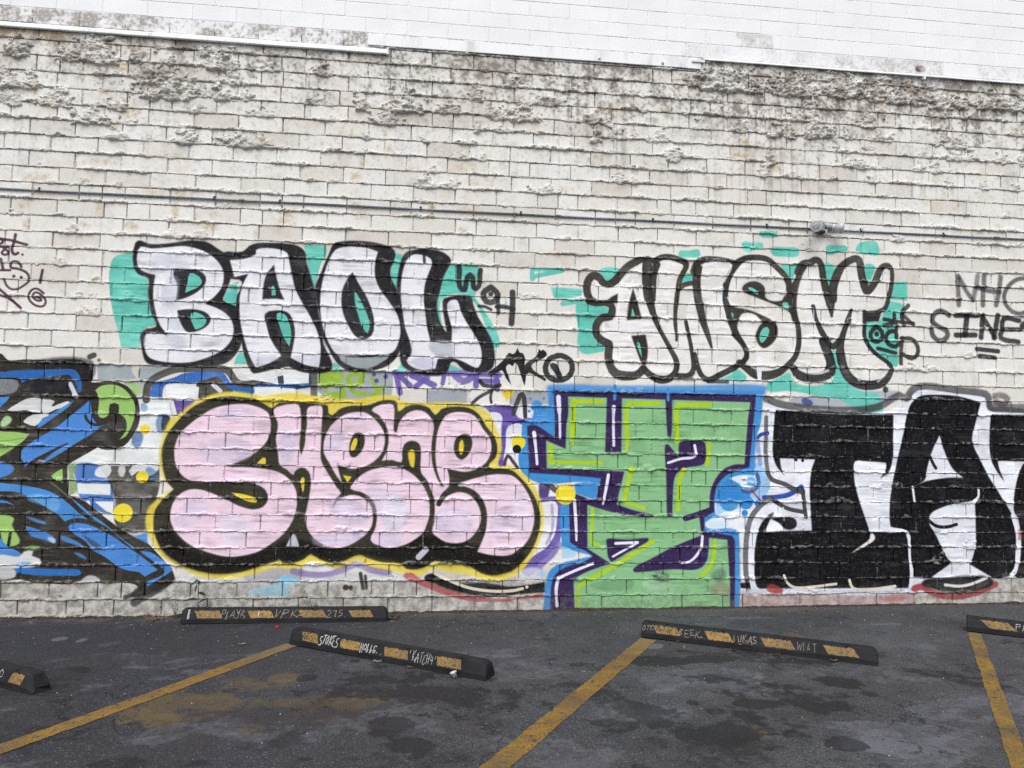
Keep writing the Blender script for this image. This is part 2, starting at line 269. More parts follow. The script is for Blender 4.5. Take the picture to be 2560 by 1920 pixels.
F 66c1b1 4.0 1 0.6;4705 3124 4804 3128 4873 3112 4902 3085 4880 2953 4800 2941 4815 2708 4815 2457 4751 2460 4567 2571 4462 2734 4460 2911 4612 2916
F 66c1b1 3.7 1 0.6;2889 2267c 3108 2372c 3183 2274c
F 66c1b1 3.7 1 0.6;3051 2375 3126 2367 3182 2279 3050 2266
F 66c1b1 5.8 1 0.4;3398 2248 3522 2305 3636 2362 3673 2272 3826 2231 4018 2253 4110 2320 4070 2575 4157 2592 4193 2395 4288 2251 4452 2181 4598 2157 4634 1965 4496 1917 4208 2084 3920 2133 3634 2172 3397 2166
F ece8e8 4.5 0.65 0.9;1584 3234 1620 3254 1657 3192 1766 3161 1892 3247 2010 3351 2111 3418c 2093 3309 2103 3165 2149 2986 2223 2854 2297 2722 2389 2572 2445 2457 2436 2350 2353 2285 2262 2292 2143 2351 2097 2421 2070 2358 1971 2333 1880 2335 1826 2396 1798 2484 1788 2617 1724 2650 1688 2738 1696 2836 1741 2856 1822 2841 1840 2975 1875 3102 1803 3081 1694 3046 1604 3083 1567 3153
F e4e2e0 4.6 0.6 0.9;2277 3443 2425 3468 2536 3418 2481 3270 2444 3087 2435 2816 2500 2818 2611 2372 2472 2342 2389 2590 2242 2882 2213 3079 2222 3305
F e4e2e0 4.7 0.6 0.9;2704 3443 3005 3465 2966 3244 2965 3015 3077 2701 3161 2567 2982 2400 2796 2287 2685 2446 2555 2820 2611 3093 2704 3006 2796 2647 2704 3188
F e4e2e0 4.7 0.55 0.9;3074 3459 3312 3506 3493 3431 3606 3269 3586 3130 3404 3123 3339 3277 3168 3270 3073 3147 3016 3072 3356 3029 3603 2928 3716 2767 3695 2565 3522 2396 3304 2363 3183 2477 3127 2657 3071 2746 3072 2883 3166 2950 2978 3062 2998 3337
F e4e2e0 4.9 0.5 0.9;3898 3494 3994 3442 4049 3184 4085 2963 4127 3187 4188 3385 4357 3513 4441 3273 4499 3220 4721 3482 4749 3361 4654 3038 4456 3013 4452 2753 4722 2464 4640 2296 4405 2263 4242 2415 4217 2690 4300 3017 4120 2687 3930 2958 4078 2410 3875 2359 3732 2420 3736 2767 3730 3135 3800 3369
S 332f2b 8.2 0.97 0.3;1559 3037 79 1531 3125 79 1539 3206 79 1575 3265 79 1620 3279 79 1661 3246 79 1702 3199 79 1756 3192 79 1820 3235 79 1883 3314 79 1955 3389 79 2037 3438 79 2111 3464 51
F 332f2b 5.4 1 0.25;1558 3090c 1631 3039 1712 3024 1784 3072 1857 3110c 1848 3007c 1568 2997c
S 34322f 7.2 0.97 0.3;1550 3018 62 1622 2999 62 1713 3006 62 1785 2982 62 1790 2920 76 1768 2870 76 1696 2859 76 1647 2812 76 1626 2745 76 1643 2674 76 1707 2623 76 1761 2598 81 1755 2483 81 1776 2377 81 1835 2303 96 1935 2284 96 2052 2300 81 2111 2359 81
S 312e2b 7.3 0.97 0.3;2148 3447 103 2144 3320 103 2149 3185 103 2163 3077 103 2181 3014 82 2228 2863 57 2297 2722 45 2389 2563 49 2449 2448 58 2445 2350 58 2381 2272 74 2280 2257 84 2180 2299 71 2120 2359 66
F 332f2b 3.6 1 0.25;2002 3170c 2039 3054 2095 2859c 1940 2840c 1958 2997
F 66c1b1 2.7 1 0.6;1994 2972c 2027 2883c 1984 2882c
F 2e2d2b 3.6 1 0.25;1987 2685c 2132 2703c 2156 2556 2134 2404 2097 2408 2042 2535
F 66c1b1 2.7 1 0.6;2042 2624 2071 2616 2099 2466c 2065 2536
S 332f2b 7.4 0.97 0.3;2244 3415 78 2212 3323 78 2202 3187 78 2195 3060 78
S 332f2b 7.4 0.97 0.3;2221 3446 62 2295 3490 62 2387 3498 62 2480 3470 62 2550 3432 62 2536 3372 54 2490 3289 54 2467 3179 54 2453 3070 54 2439 2942 43 2440 2816 43 2449 2709 27 2449 2655 27
S 332f2b 7.4 0.95 0.3;2471 3170 50 2527 3217 50 2606 3239 50
S 332f2b 7.5 0.97 0.3;2625 3358 69 2657 3437 69 2723 3481 69 2826 3499 53 2967 3487 53 3080 3464 53
S 332f2b 7.5 0.97 0.3;2681 3442 86 2659 3277 86 2668 3132 86 2696 2988 86 2731 2844 73 2776 2719 56 2815 2594 27
S 2b2b2c 6.5 0.97 0.3;2548 2847 42 2574 2721 42 2601 2596 42 2622 2462 42 2627 2373 54 2583 2304 62 2463 2297 62
S 2b2b2c 7.5 0.97 0.3;2638 2516 54 2675 2374 54 2722 2294 54 2786 2264 63 2889 2312 63 3029 2383 63 3132 2449 49 3180 2523 49 3169 2595 49 3110 2693 49 3060 2773 69 3021 2881 88 2975 3016 69 2955 3143 69 2976 3262 69 3023 3365 63 3090 3455 63 3156 3509 53 3245 3531 53
S 2b2b2c 8.4 0.9 0.3;2777 2246 35 2879 2249 35 2982 2249 35
S 332f2b 7.6 0.97 0.3;3093 3478 62 3169 3518 62 3293 3533 62 3407 3519 62 3502 3449 62 3588 3365 62 3637 3279 71 3644 3206 71
F 332f2b 5.7 1 0.25;3134 3204 3177 3261 3263 3288 3339 3268 3381 3214 3390 3122 3480 3089 3586 3111 3644 3169 3680 2931c 3632 2984 3528 3036 3385 3085 3262 3127 3167 3160
F 66c1b1 2.8 1 0.6;3201 3216 3243 3218 3310 3174 3305 3147 3234 3181
F 3a3733 5.8 1 0.25;3635 3288 3669 3280 3723 3385 3762 3470 3839 3482 3790 3378 3750 3265 3730 3172 3719 3042 3732 2886 3679 2875 3642 2984 3566 3037 3576 3129 3625 3186
F 66c1b1 3.8 1 0.6;3561 3064 3624 3080 3637 3021 3623 2998
S 2f2e2d 7.6 0.97 0.3;3690 2968 57 3727 2859 57 3740 2740 57 3734 2630 57 3695 2519 57 3608 2425 64 3522 2360 79 3399 2325 94 3276 2335 94 3173 2396 68 3107 2448 68
F 3a3733 5.7 1 0.25;2978 3025 3072 3010 3214 2988 3356 2938 3469 2878 3450 2831 3364 2847 3289 2936 3195 2960 3129 2939 3090 2856 3071 2719 3034 2718 3015 2853
F 66c1b1 3.8 1 0.6;3020 2963c 3048 2936 3034 2899
F 37342f 4.7 1 0.25;3355 2865 3488 2869 3516 2778 3496 2705 3439 2639 3372 2601 3316 2626 3278 2716 3298 2790
F 66c1b1 2.8 1 0.6;3345 2791 3402 2821 3426 2776 3401 2720 3344 2655 3316 2699
S 2b2b2c 7.5 0.97 0.3;3052 2727 49 3127 2648 49 3174 2577 49 3181 2505 56 3126 2440 56 3070 2411 56
S 34322f 8.7 0.97 0.3;3732 3394 72 3767 3470 72 3820 3498 72 3869 3502 72 3918 3532 72 3966 3525 72 3994 3461 72 4012 3331 72 4054 3184 93 4086 3074 93 4099 2954 28
S 34322f 8.9 0.97 0.3;4112 3131 93 4120 3261 93 4169 3403 93 4229 3494 77 4357 3565 77 4406 3544 84 4424 3441 84 4447 3320 84 4480 3238 93 4509 3239 77 4580 3335 77 4621 3431 77 4672 3499 62 4732 3506 62 4767 3455 48 4760 3314 48 4727 3172 48 4684 3058 48 4594 3013 48
F 2e2d2e 5.9 1 0.25;4447 3022c 4648 3020c 4612 2914c 4455 2909c
S 2b2b2d 7.8 0.97 0.3;4456 3013 44 4454 2883 44 4454 2753 44 4490 2670 44 4576 2580 44 4722 2478 44 4743 2428 51 4700 2334 72 4600 2267 99 4424 2254 99 4299 2306 99 4223 2414 99 4191 2551 99 4187 2652 83 4228 2801 59 4279 2932 59 4312 3026 33
S 2b2b2d 7.7 0.97 0.3;3897 3049 47 3930 2911 47 3995 2775 65 4062 2667 65 4115 2641 65 4179 2707 65
S 2b2b2d 7.7 0.97 0.3;4004 2693 99 4041 2593 99 4083 2475 99 4068 2383 118 4000 2335 99 3874 2314 99 3741 2338 99 3675 2409 75
S eef0f6 7.7 0.7 0.3;3741 2402 29 3827 2367 29 3942 2361 29 4048 2391 29
S eef0f6 7.8 0.6 0.3;4348 2371 23 4386 2299 23
S eef0f6 7.8 0.6 0.3;4591 2295 25 4661 2352 25
S dfe3f0 5.8 0.7 0.3;3902 3030 14 3910 2883 14 3956 2728 14
S f0f1f8 5.4 0.8 0.3;1629 3218 24 1675 3166 24 1784 3152 24 1892 3229 24 2010 3342 24
S f0f1f8 5.4 0.8 0.3;1857 3101 22 1849 2976 22 1840 2850 22
S f0f1f8 5.5 0.7 0.3;1930 2978 22 1966 3106 22 2002 3251 22
S f0f1f8 9.1 0.6 0.3;1787 2795 64 1932 2782 64 2150 2816 64
S f0f1f8 5.4 0.8 0.3;1705 2792 23 1715 2686 23 1806 2644 23 1960 2666 23
S f0f1f8 5.4 0.8 0.3;1807 2457 22 1853 2370 22 1970 2347 22 2070 2385 22
S f0f1f8 5.6 0.7 0.3;2713 3426 23 3005 3456 23 2948 3270 23
S f0f1f8 5.6 0.7 0.3;2929 3215 23 2919 3068 23 2956 2924 23
S f0f1f8 5.6 0.7 0.3;2985 3107 21 3022 3045 21 3097 3029 21
S eceef6 5.7 0.95 0.3;3317 2490 57 3316 2390 57 3317 2300 43 3322 2156 25
S 48263a 3.7 0.95 0.3;-3785 3439 27 -3793 3371 27 -3808 3304 27 -3797 3264 27 -3776 3254 27 -3754 3268 27
S 48263a 4.1 0.95 0.3;-3928 3390 26 -3833 3385 26 -3749 3364 26 -3682 3347 26
O 48263a 3.3 0.95 0.3;-3714 3254 12
S 48263a 3.7 0.95 0.3;-3850 3320 23 -3873 3292 23 -3892 3264 23 -3874 3247 23 -3846 3251 23 -3837 3271 23 -3861 3297 23 -3886 3314 23
S 48263a 3.7 0.95 0.3;-3924 3397 24 -3895 3385 24 -3891 3358 24 -3921 3341 24
S 48263a 3.7 0.95 0.3;-3924 3321 26 -3846 3322 26
S 48263a 4.1 0.95 0.3;-3897 3206 27 -3875 3118 27
S 48263a 3.7 0.95 0.3;-3911 3103 23 -3813 3107 23
S 48263a 3.7 0.95 0.3;-3720 3140 24 -3739 3177 24 -3777 3189 24 -3807 3174 24 -3808 3132 24 -3765 3125 24 -3702 3108 24 -3661 3078 24 -3648 3039 21 -3651 3007 21 -3678 2980 21 -3725 2944 21 -3782 2931 21 -3824 2952 21 -3847 2986 21 -3859 3021 21
O 48263a 3.3 0.95 0.3;-3779 3053 15
O 48263a 3.3 0.95 0.3;-3715 3045 15
S 48263a 3.7 0.95 0.3;-3535 3119 26 -3551 3002 26
S 48263a 3.3 0.95 0.3;-3517 2906 21 -3560 2940 21 -3598 2945 21 -3633 2915 21 -3642 2857 21 -3602 2805 21 -3543 2782 21 -3503 2795 21 -3495 2840 21 -3524 2881 21 -3575 2912 21 -3603 2898 21 -3601 2862 21 -3571 2839 21 -3534 2838 21 -3544 2860 21 -3581 2872 21
S 48263a 4.1 0.95 0.3;-3901 2935 25 -3802 2851 25 -3703 2761 25
S 48263a 4.9 0.85 0.3;-3898 2882 20 -3801 2837 20 -3716 2779 20
S 2c2b2e 10.1 0.95 0.3;265 3308 50 303 3082 50 373 3233 50 432 3098 50 474 3283 50
S 2c2b2e 9.1 0.95 0.3;579 3121 59 506 3056 59 536 2977 59 615 2980 59 648 3050 59 579 3121 59
O 2c2b2e 6.8 0.95 0.3;578 3053 25
S 2c2b2e 7.9 0.95 0.3;464 2929 32 526 2925 32 583 2899 32
S 2c2b2e 7.9 0.95 0.3;649 3015 39 657 2867 39
S 2c2b2e 8.0 0.95 0.3;639 2929 45 718 2932 45 804 2912 45
S 2c2b2e 9.1 0.95 0.3;792 3078 59 795 2929 59 786 2769 59
S 2d2d31 15.8 0.8 0.3;5509 3429 55 5511 3244 55 5514 3122 55
S 2d2d31 15.8 0.8 0.3;5528 3405 50 5604 3273 50 5674 3177 50
S 2d2d31 18.5 0.7 0.3;5734 3438 56 5710 3301 56 5681 3189 56
S 2d2d31 15.9 0.8 0.3;5807 3441 56 5795 3255 56 5785 3131 56
S 2d2d31 14.6 0.8 0.3;5718 3320 51 5849 3288 51 5982 3275 51
S 2d2d31 16.0 0.8 0.3;6000 3437 56 5968 3262 56 5938 3137 56
S 2d2d31 14.8 0.85 0.3;6336 3438 48 6187 3419 48 6063 3315 48 6033 3190 48 6096 3093 48 6202 3053 48 6324 3089 48
S 1f1f24 13.0 0.9 0.3;5400 3007 55 5316 3053 55 5237 3020 55 5209 2940 55 5286 2881 55 5370 2841 55 5368 2774 55 5283 2735 55 5212 2788 55 5197 2860 55
S 1f1f24 11.8 0.95 0.3;5472 3010 58 5722 3018 58
S 1f1f24 11.8 0.95 0.3;5603 3002 63 5572 2805 63
S 1f1f24 11.8 0.95 0.3;5473 2802 58 5690 2809 58
S 1f1f24 11.9 0.95 0.3;5782 3020 58 5755 2786 58
S 1f1f24 11.9 0.95 0.3;5781 3008 56 5914 2791 56
S 1f1f24 12.0 0.95 0.3;5954 3026 58 5901 2785 58
S 1f1f24 12.0 0.95 0.3;6200 2979 56 6026 2992 56 5996 2868 56 5980 2787 56 6179 2750 56
S 1f1f24 12.0 0.95 0.3;6010 2878 53 6210 2884 53
S 1f1f24 12.1 0.95 0.3;6320 2977 56 6231 2924 56 6291 2902 56
S 1f1f24 10.6 0.95 0.3;5706 2662 50 5949 2645 50
S 1f1f24 10.6 0.95 0.3;5737 2592 48 5908 2576 48
S 2a2a2c 8.0 0.95 0.3;4942 3095 46 4876 3018 46 4888 2888 46
S 2a2a2c 9.0 0.9 0.3;4881 3000 40 4998 2891 40
S 2a2a2c 7.9 0.95 0.3;4786 3006 44 4775 2912 44 4670 2880 44
S 2a2a2c 7.9 0.95 0.3;4672 2941 40 4810 2924 40 4998 2910 40
S 2a2a2c 7.9 0.95 0.3;4581 2859 45 4521 2792 45 4540 2718 45 4608 2711 45 4654 2768 45 4620 2842 45 4572 2859 45
O 2a2a2c 5.9 0.95 0.3;4588 2785 26
S 2a2a2c 7.9 0.95 0.3;4806 2754 45 4798 2815 45 4728 2812 45 4688 2751 45 4716 2686 45 4795 2661 45 4835 2699 45
S 2a2a2c 7.9 0.95 0.3;4597 2637 39 4695 2616 39 4793 2591 39
S 2a2a2c 7.9 0.95 0.3;4800 2922 40 4808 2838 40
S 2a2a2c 10.3 0.95 0.3;4869 2753 46 4854 2626 46 4851 2487 46
S 2a2a2c 10.3 0.95 0.3;4856 2746 46 4972 2744 46 5041 2667 46 5033 2582 46 4968 2544 46 4872 2584 46
O 2a2a2c 10.2 0.9 0.3;4673 2213 33
F 252528 3.0 1 0.4;560 2272 656 2353 723 2423 767 2484 798 2470 828 2486 850 2536c 873 2487 904 2481 927 2421 921 2360 938 2255 924 2158c 892 2246 868 2321 829 2388 807 2350 769 2371 740 2333 763 2266 795 2165c 734 2242 702 2309 658 2278 598 2254
F 252528 3.0 1 0.4;921 2364 981 2418 1041 2462 1059 2534c 1082 2509 1101 2524 1144 2472 1072 2417 989 2351 1136 2237 1128 2211c 967 2290 930 2270
S 252528 4.6 0.97 0.3;1263 2468 55 1171 2435 55 1126 2350 55 1158 2260 55 1250 2225 55 1342 2250 55 1395 2335 55 1371 2425 55 1286 2469 55 1240 2467 55
F 252528 3.1 1 0.4;1168 2382 1241 2384 1272 2324 1300 2249 1266 2229 1211 2307
S 2a2a2e 3.7 0.95 0.3;417 1981 34 490 2046 34 593 2104 34 653 2143 34 679 2162 45
S 2a2a2e 3.7 0.95 0.3;491 2199 39 525 2159 39 660 2152 39
S 2a2a2e 3.7 0.95 0.3;605 2097 28 594 2044 28 604 1992 28
F e0c63c 4.5 1 0.3;706 2114 758 2123 811 2109 812 2072 782 2041 745 2006 737 2040 714 2062
F dfe2ea 5.0 1 0.8;3405 2090c 3478 2033 3773 1975 4046 1956 4460 1964 4752 2018 4894 2110 4973 2196 5141 2223 5425 2206 5790 2166 5822 2118 5833 2045 6328 2019c 6270 292c 5878 294 4931 218 4917 172 3092 185c 3107 185 3102 762 2886 806 2839 861 2886 951 3168 1019 3406 1200 3383 1358 3289 1459 3302 1765 3374 1835c
S 3c3c40 15.4 0.85 0.3;3381 2090 74 3564 2035 74 3897 1997 74 4272 1990 74 4587 2032 74 4767 2131 74 4832 2157 74 4895 2128 74 4974 2220 74 5103 2259 74 5426 2230 74 5791 2192 74 5829 2142 74 5842 2045 51 5997 2036 51 6328 2019 51
S 56565a 7.2 0.85 0.3;3385 1903 43 3380 1721 43 3378 1517 43 3395 1347 43
F 8fbfe6 7.1 0.95 0.5;3253 1447 3336 1414 3395 1324 3418 1200 3310 1065 3168 1019 2886 928 2863 951 2874 1040 3168 1154 3264 1323
F 3384c8 4.7 1 0.3;3205 1356 3264 1346 3228 1289 3204 1109 3085 1041 2886 1040 2839 1062 2840 1151 2910 1286 3052 1377
O 3384c8 3.5 1 0.3;3168 1053 71
O 3384c8 3.5 0.8 0.3;2992 1063 100
O 3384c8 3.6 1 0.3;3292 1042 36
O 3384c8 3.5 1 0.3;3156 944 33
F dfe4e8 5.9 0.95 0.5;2992 1287c 3098 1321 3240 1323 3281 1244 3263 1154 3168 1159 3098 1232
O 7ab4e0 4.7 1 0.3;3222 1255 50
S 33508f 7.1 0.85 0.3;3282 1335 40 3301 1245 40 3239 1165 40 3133 1164 40
S 27408f 4.8 0.95 0.3;3290 1697 36 3326 1729 36 3398 1742 36
S 5a78b8 7.1 0.6 0.3;3290 1663 48 3301 1550 48 3318 1437 48
S 2447a0 6.0 0.95 0.3;3357 1099 48 3476 1105 48 3620 1132 48 3752 1209 48
S 8a2a2a 7.1 0.7 0.3;3228 1165 19 3334 1065 19 3381 1076 19
S 4a4a4e 6.0 0.95 0.3;3395 1347 45 3442 1280 45 3573 1236 45 3668 1185 55 3764 1158 55
S 3a3a3d 4.8 0.95 0.3;3764 1181 41 3777 1045 41 3795 909 41
S 3a3a3d 4.8 0.95 0.3;3417 1099 41 3523 1032 41 3618 988 41 3762 959 41
S 5c5c60 8.2 0.9 0.3;3405 1088 54 3309 1009 54 3226 907 54 3188 796 54 3166 651 54 3164 373 54 3187 207 54
F 17181c 3.6 1 0.2;3463 959c 3403 852 3367 762c 3284 751c 3320 829 3380 908
F 1b1c20 4.8 1 0.3;3427 891c 3546 908 3665 898 3701 853 3676 794 3581 785 3522 841
S e0d8c8 3.6 1 0.3;3556 999 17 3564 875 17
F 17181c 5.9 1 0.3;3100 263c 3211 262c 3210 207c 3105 211c
F 111216 3.7 1 0.45;3478 1980c 4046 1950 4757 1952c 4743 1527c 4702 1385 4599 1296c 4664 1397 4665 1461c 4414 1476 4326 1469 4317 1288 4346 1148 4405 962 4477 764c 4866 759c 4895 625 4904 462 4913 299 4880 198c 4244 202 3391 206 3281 218 3253 428 3266 651 3284 751c 3379 762 3856 774c 3846 982 3839 1202 3859 1376 3904 1487c 3523 1494c 3540 1384 3582 1315c 3486 1419 3450 1569
F 111216 3.9 1 0.45;4904 1944 4945 2063 5049 2149 5191 2170 5489 2159 5736 2098c 5664 1875 5627 1694 5706 1516 5793 1349 5955 1099 6055 933 6101 755 6095 565 6064 399 5957 306 5826 290c 5122 294c 4920 311c 4911 462 4897 730c 4704 817c 4693 916 4703 1092 4751 1327 4807 1564 4862 1754
F 111216 3.9 1 0.45;5844 1979c 6327 1982c 6310 1493c 5908 1496c 5925 1410 5974 1281c 5905 1374 5836 1505 5819 1697
F 1a1616 5.3 1 0.8;6310 1487c 6197 1467c 6133 1340 6096 1208 6076 981 6125 886 6145 683 6124 446 6048 317 6270 302c
F dfe2ea 3.9 1 0.8;5259 1754c 5319 1570 5405 1405 5519 1317c 5351 1315 5106 1277 4952 1211c 5088 1295 5109 1390 5178 1592
S dfe2ea 3.8 1 0.3;4952 1217 25 4968 1076 25
F dfe2ea 3.9 1 0.8;5153 953 5241 1001 5396 1049 5636 1086c 5640 920 5641 801 5628 589 5572 431c 5826 290c 5122 294c 5355 443c 5293 531 5196 730 5122 859
S 17181c 5.1 1 0.3;5110 888 33 5198 824 33 5313 812 33 5429 839 33
S dfe2ea 3.9 1 0.3;5629 1080 26 5682 1122 26 5684 1205 26
S 17181c 5.1 1 0.3;5157 1521 33 5181 1462 33 5212 1414 33
S dfe2ea 5.0 1 0.3;4477 782 28 4628 790 28 4753 790 28 4891 747 28 4901 625 28 4908 462 28 4922 381 38 4912 218 38
F e6e4e0 3.7 1 0.2;4483 753 4526 729 4526 683 4437 625 4268 542c 4362 614 4476 695
S dfe2ea 5.2 1 0.3;6055 933 31 6101 755 31 6098 565 31 6076 376 44 5995 294 44
S a04a4c 13.1 0.6 0.3;6135 779 34 6128 695 34
S dfe2ea 4.7 1 0.3;3258 784 54 3231 651 54 3218 484 54 3223 318 54 3257 152 54
S d9d0c0 3.7 1 0.3;3561 330 27 3591 261 27 3669 213 27 3876 220 27 4110 244 27
S d9d0c0 3.7 1 0.3;4252 280 30 4288 200 30 4467 187 30 4742 217 30
S c9cbd6 17.3 0.85 0.3;3092 169 56 3754 169 56 4367 153 56 4917 172 56 5247 216 56
O 17181c 2.5 1 0.3;3698 1479 16
O 17181c 2.5 1 0.3;3768 1474 16
F 9a3a3c 9.6 0.85 0.5;3380 229 3452 245 3548 171 3391 172
F b98f93 27.1 0.5 0.9;3104 146c 4243 120 4615 105 4966 125 4927 33 4242 40 3103 17c
F b7484e 17.5 0.5 0.8;4578 106 4866 126 4865 80 4589 71
S 963238 12.7 0.9 0.3;4949 189 66 5031 212 66 5144 147 66 5372 108 66 5629 149 66 5844 230 66
F 17181b 10.2 0.95 0.5;5032 252 5249 292 5698 319 5825 248 5629 167 5373 143 5170 182
S dcd9d6 7.7 1 0.3;5286 228 31 5438 213 31 5580 235 31 5743 295 31
S 2a1516 21.1 0.7 0.3;5896 2168 66 5962 2181 66 6040 2147 66 5985 2085 66 5907 2120 66
S 4a4a4e 18.5 0.8 0.3;5853 2058 93 6024 2049 93 6209 2053 93
F 64519f 4.5 1 0.4;536 1961c 821 1967c 868 1855 1019 1858 1005 1821 914 1789 772 1764 752 1593 733 1378 681 1370 700 1592 703 1860 680 1889 582 1902
F dfe1e8 3.0 1 0.4;772 1757 903 1778 925 1329 748 1378 752 1593
F dfe1e8 3.8 1 0.3;897 1946 1033 1971 1019 1858 959 1853 868 1855
F dfe1e8 3.0 1 0.4;582 1884 702 1875 697 1741 672 1443 629 1376 685 1592 643 1814
S 43262f 6.0 0.9 0.3;744 1393 30 769 1482 30 815 1438 30 868 1368 30
S 3b3938 4.5 0.97 0.3;822 1892 45 865 2028 45 902 2081 45 926 1999 45 936 1857 38
F e3e2e4 6.8 0.95 0.4;1162 1186c 1253 1126 1271 1081 1163 1080c
F e3e2e4 6.8 0.95 0.4;1115 1045c 1248 1045c 1260 848 1219 682 1130 561 986 430 898 343c 897 441 1030 539 1095 682 1126 848 1118 1025
F 4f4478 5.7 1 0.4;1076 1235c 1178 1236 1169 1081c 1078 1080c
S 2c2730 10.2 0.9 0.3;1155 1225 57 1258 1148 57
S 6c5fa6 6.8 1 0.3;1107 1063 45 1265 1057 45 1283 848 45 1264 704 68 1198 572 113 1075 474 135 987 408 135
S a9a3cc 6.8 0.9 0.3;1209 1014 29 1218 793 29 1163 649 29
S 8d82ba 9.0 0.8 0.3;1088 364 56 1104 430 56 1210 528 56 1287 638 56
F cfd0da 11.2 0.8 0.4;898 387 1076 419 1133 331 876 310
S 3f8ccb 6.8 1 0.3;953 1770 96 979 1323 96 1543 1290 96 1681 1274 96
F 3f8ccb 18.9 0.9 0.2;1154 2175 1836 2188 2545 2208 3379 2224 3378 2125c 1155 2076c
F 3f8ccb 5.5 1 0.25;1155 2143c 3360 2171c 3328 1834 3284 1717 3258 1324c 3022 1310 2902 1183 2854 1080 2854 932 2901 910 2747 852 2770 796 3020 791 3092 751 3098 6c 1138 15c 1157 265 1200 396 1312 462 1459 494 1607 527c 1310 605c 1300 1015 1430 1082 1682 1084 1692 1275c 1543 1240 1019 1257 922 1345c 909 1791c 906 1811c 1004 1851 1018 1926 1040 1964 1162 1974c 1156 2124c
O e6d53a 2.3 1 0.3;873 1613 68
O 19191a 2.3 1 0.3;858 1548 41
O 3f8ccb 2.3 1 0.3;1048 1968 55
O 3f8ccb 2.3 1 0.3;984 2041 14
O 3f8ccb 2.3 1 0.3;1115 2044 14
F 3f8ccb 2.3 1 0.2;961 1932 988 1918 977 1902 965 1906
F 9fd0ec 9.1 0.8 0.4;1312 506c 1322 616 1413 583 1459 539 1368 506
O 9ac6ea 4.5 1 0.3;1122 353 29
F cfe4f0 7.1 0.9 0.3;2770 852 2854 909 2961 819 2806 807
O e6d53a 3.4 1 0.3;1341 1117 98
F 352550 3.5 1 0.3;1212 2122c 3281 2128c 3249 1833 3204 1398c 3083 1368 2962 1315 2878 1229 2842 1114 2836 955c 2729 898c 2729 767c 3020 722c 3050 671 3044 -5c 1205 8c 1213 243 1251 352 1358 423 1528 472 1618 522c 1550 572 1458 616 1389 660c 1380 1015c 1441 1127c 1631 1056c 1692 1275c 1543 1290 984 1323c 955 1770c 1034 1785 1229 1664c 1230 1797
F 3f8ccb 4.6 1 0.25;1423 1222c 1687 1263c 1637 1061c 1544 1094 1441 1127c
O e6d53a 3.4 1 0.3;1341 1117 98
F 87bb86 3.5 1 0.8;1356 2069c 3219 2051c 3188 1832 3155 1426c 3059 1425 2939 1378 2855 1285 2801 1159 2788 977c 2664 931 2687 892c 2711 728c 2770 705c 2972 683c 2995 344 3000 7c 1442 9c 1427 307c 1551 373 1791 455c 1595 577c 1561 599c 1557 1027c 1683 989 1844 1018c 1923 1344c 1153 1364c 1144 1638c 1339 1557c 1342 1799 1358 1877
F 352550 3.5 1 0.3;1744 2079c 1895 2080c 1893 1531c 1731 1528c
F 352550 3.6 1 0.3;2337 2090c 2408 2092c 2400 1726 2377 1680 2358 1725
F 352550 3.6 1 0.3;2334 1605 2362 1617 2474 1487c 2480 1630 2521 1651 2712 1654 2748 1628 2753 1456 2712 1416 2545 1385 2451 1327 2421 1225 2410 908c 2357 908c 2344 1360
F 352550 3.5 1 0.3;1545 1066c 1683 1028 1833 1029c 2018 968 2211 924 2211 901 2019 917 1799 950 1660 989 1551 1022c
S 352550 3.6 1 0.3;2546 891 57 2664 926 57 2812 977 57
F 352550 3.5 1 0.3;2690 909c 2737 909c 2737 767c 2788 762c 2770 502 2722 424 2628 390 2429 397 2080 370 2022 376 2033 415 2172 487 2428 615 2711 728c
F 352550 3.5 1 0.3;1749 682 1778 694 1962 682 2136 699 2173 688 2148 655 1963 560 1802 466c 1767 516 1755 627
S aac81e 3.5 1 0.3;1698 2031 39 1547 2027 39 1414 2019 39
S aac81e 3.4 1 0.3;1414 2025 51 1408 1878 51 1403 1710 51 1402 1603 21
S aac81e 3.5 1 0.3;2272 2022 42 2130 2017 42 1972 2013 42
S aac81e 3.5 1 0.3;1972 2019 42 1945 1956 42 1944 1810 42 1949 1673 42 1945 1548 23
S aac81e 3.6 1 0.3;2796 2017 43 2640 2013 43 2479 2010 43
S aac81e 3.6 1 0.3;2479 2010 47 2450 1954 47 2452 1819 47 2457 1647 47
S aac81e 3.4 1 0.3;1190 1583 39 1192 1426 39
S aac81e 3.4 1 0.3;1192 1424 34 1438 1427 34 1691 1425 34
S aac81e 3.5 1 0.3;1999 1379 44 1959 1221 44 1925 1057 44
S aac81e 3.5 1 0.3;1925 1057 35 2018 1024 35 2123 988 35
S aac81e 3.5 1 0.3;2527 1368 47 2486 1282 47 2475 1134 40 2469 976 40
S aac81e 3.6 1 0.3;2784 1626 41 2781 1514 41 2762 1422 41
S aac81e 3.4 1 0.3;1609 977 30 1607 816 30 1606 660 30 1675 632 30
S aac81e 3.5 1 0.3;2220 669 39 2021 549 39 1825 427 39 1530 274 39
S aac81e 3.4 1 0.3;1518 265 32 1482 230 32 1481 55 32
S aac81e 3.6 1 0.3;2835 671 36 2841 581 36 2817 457 36 2770 390 36 2711 336 36
S dcdff2 8.0 1 0.3;1261 2061 46 1269 1942 46 1275 1876 25 1281 1663 25
S dcdff2 7.0 1 0.3;1814 1976 42 1810 1886 28 1811 1807 28 1817 1597 28
S e4e6f4 4.5 1 0.3;1024 1709 39 1043 1570 27 1058 1408 27
S e4e6f4 3.6 1 0.3;2640 1609 28 2643 1506 28 2498 1476 26 2368 1434 26
S e4e6f4 4.6 1 0.3;1764 1309 32 1745 1185 32 1713 1028 21
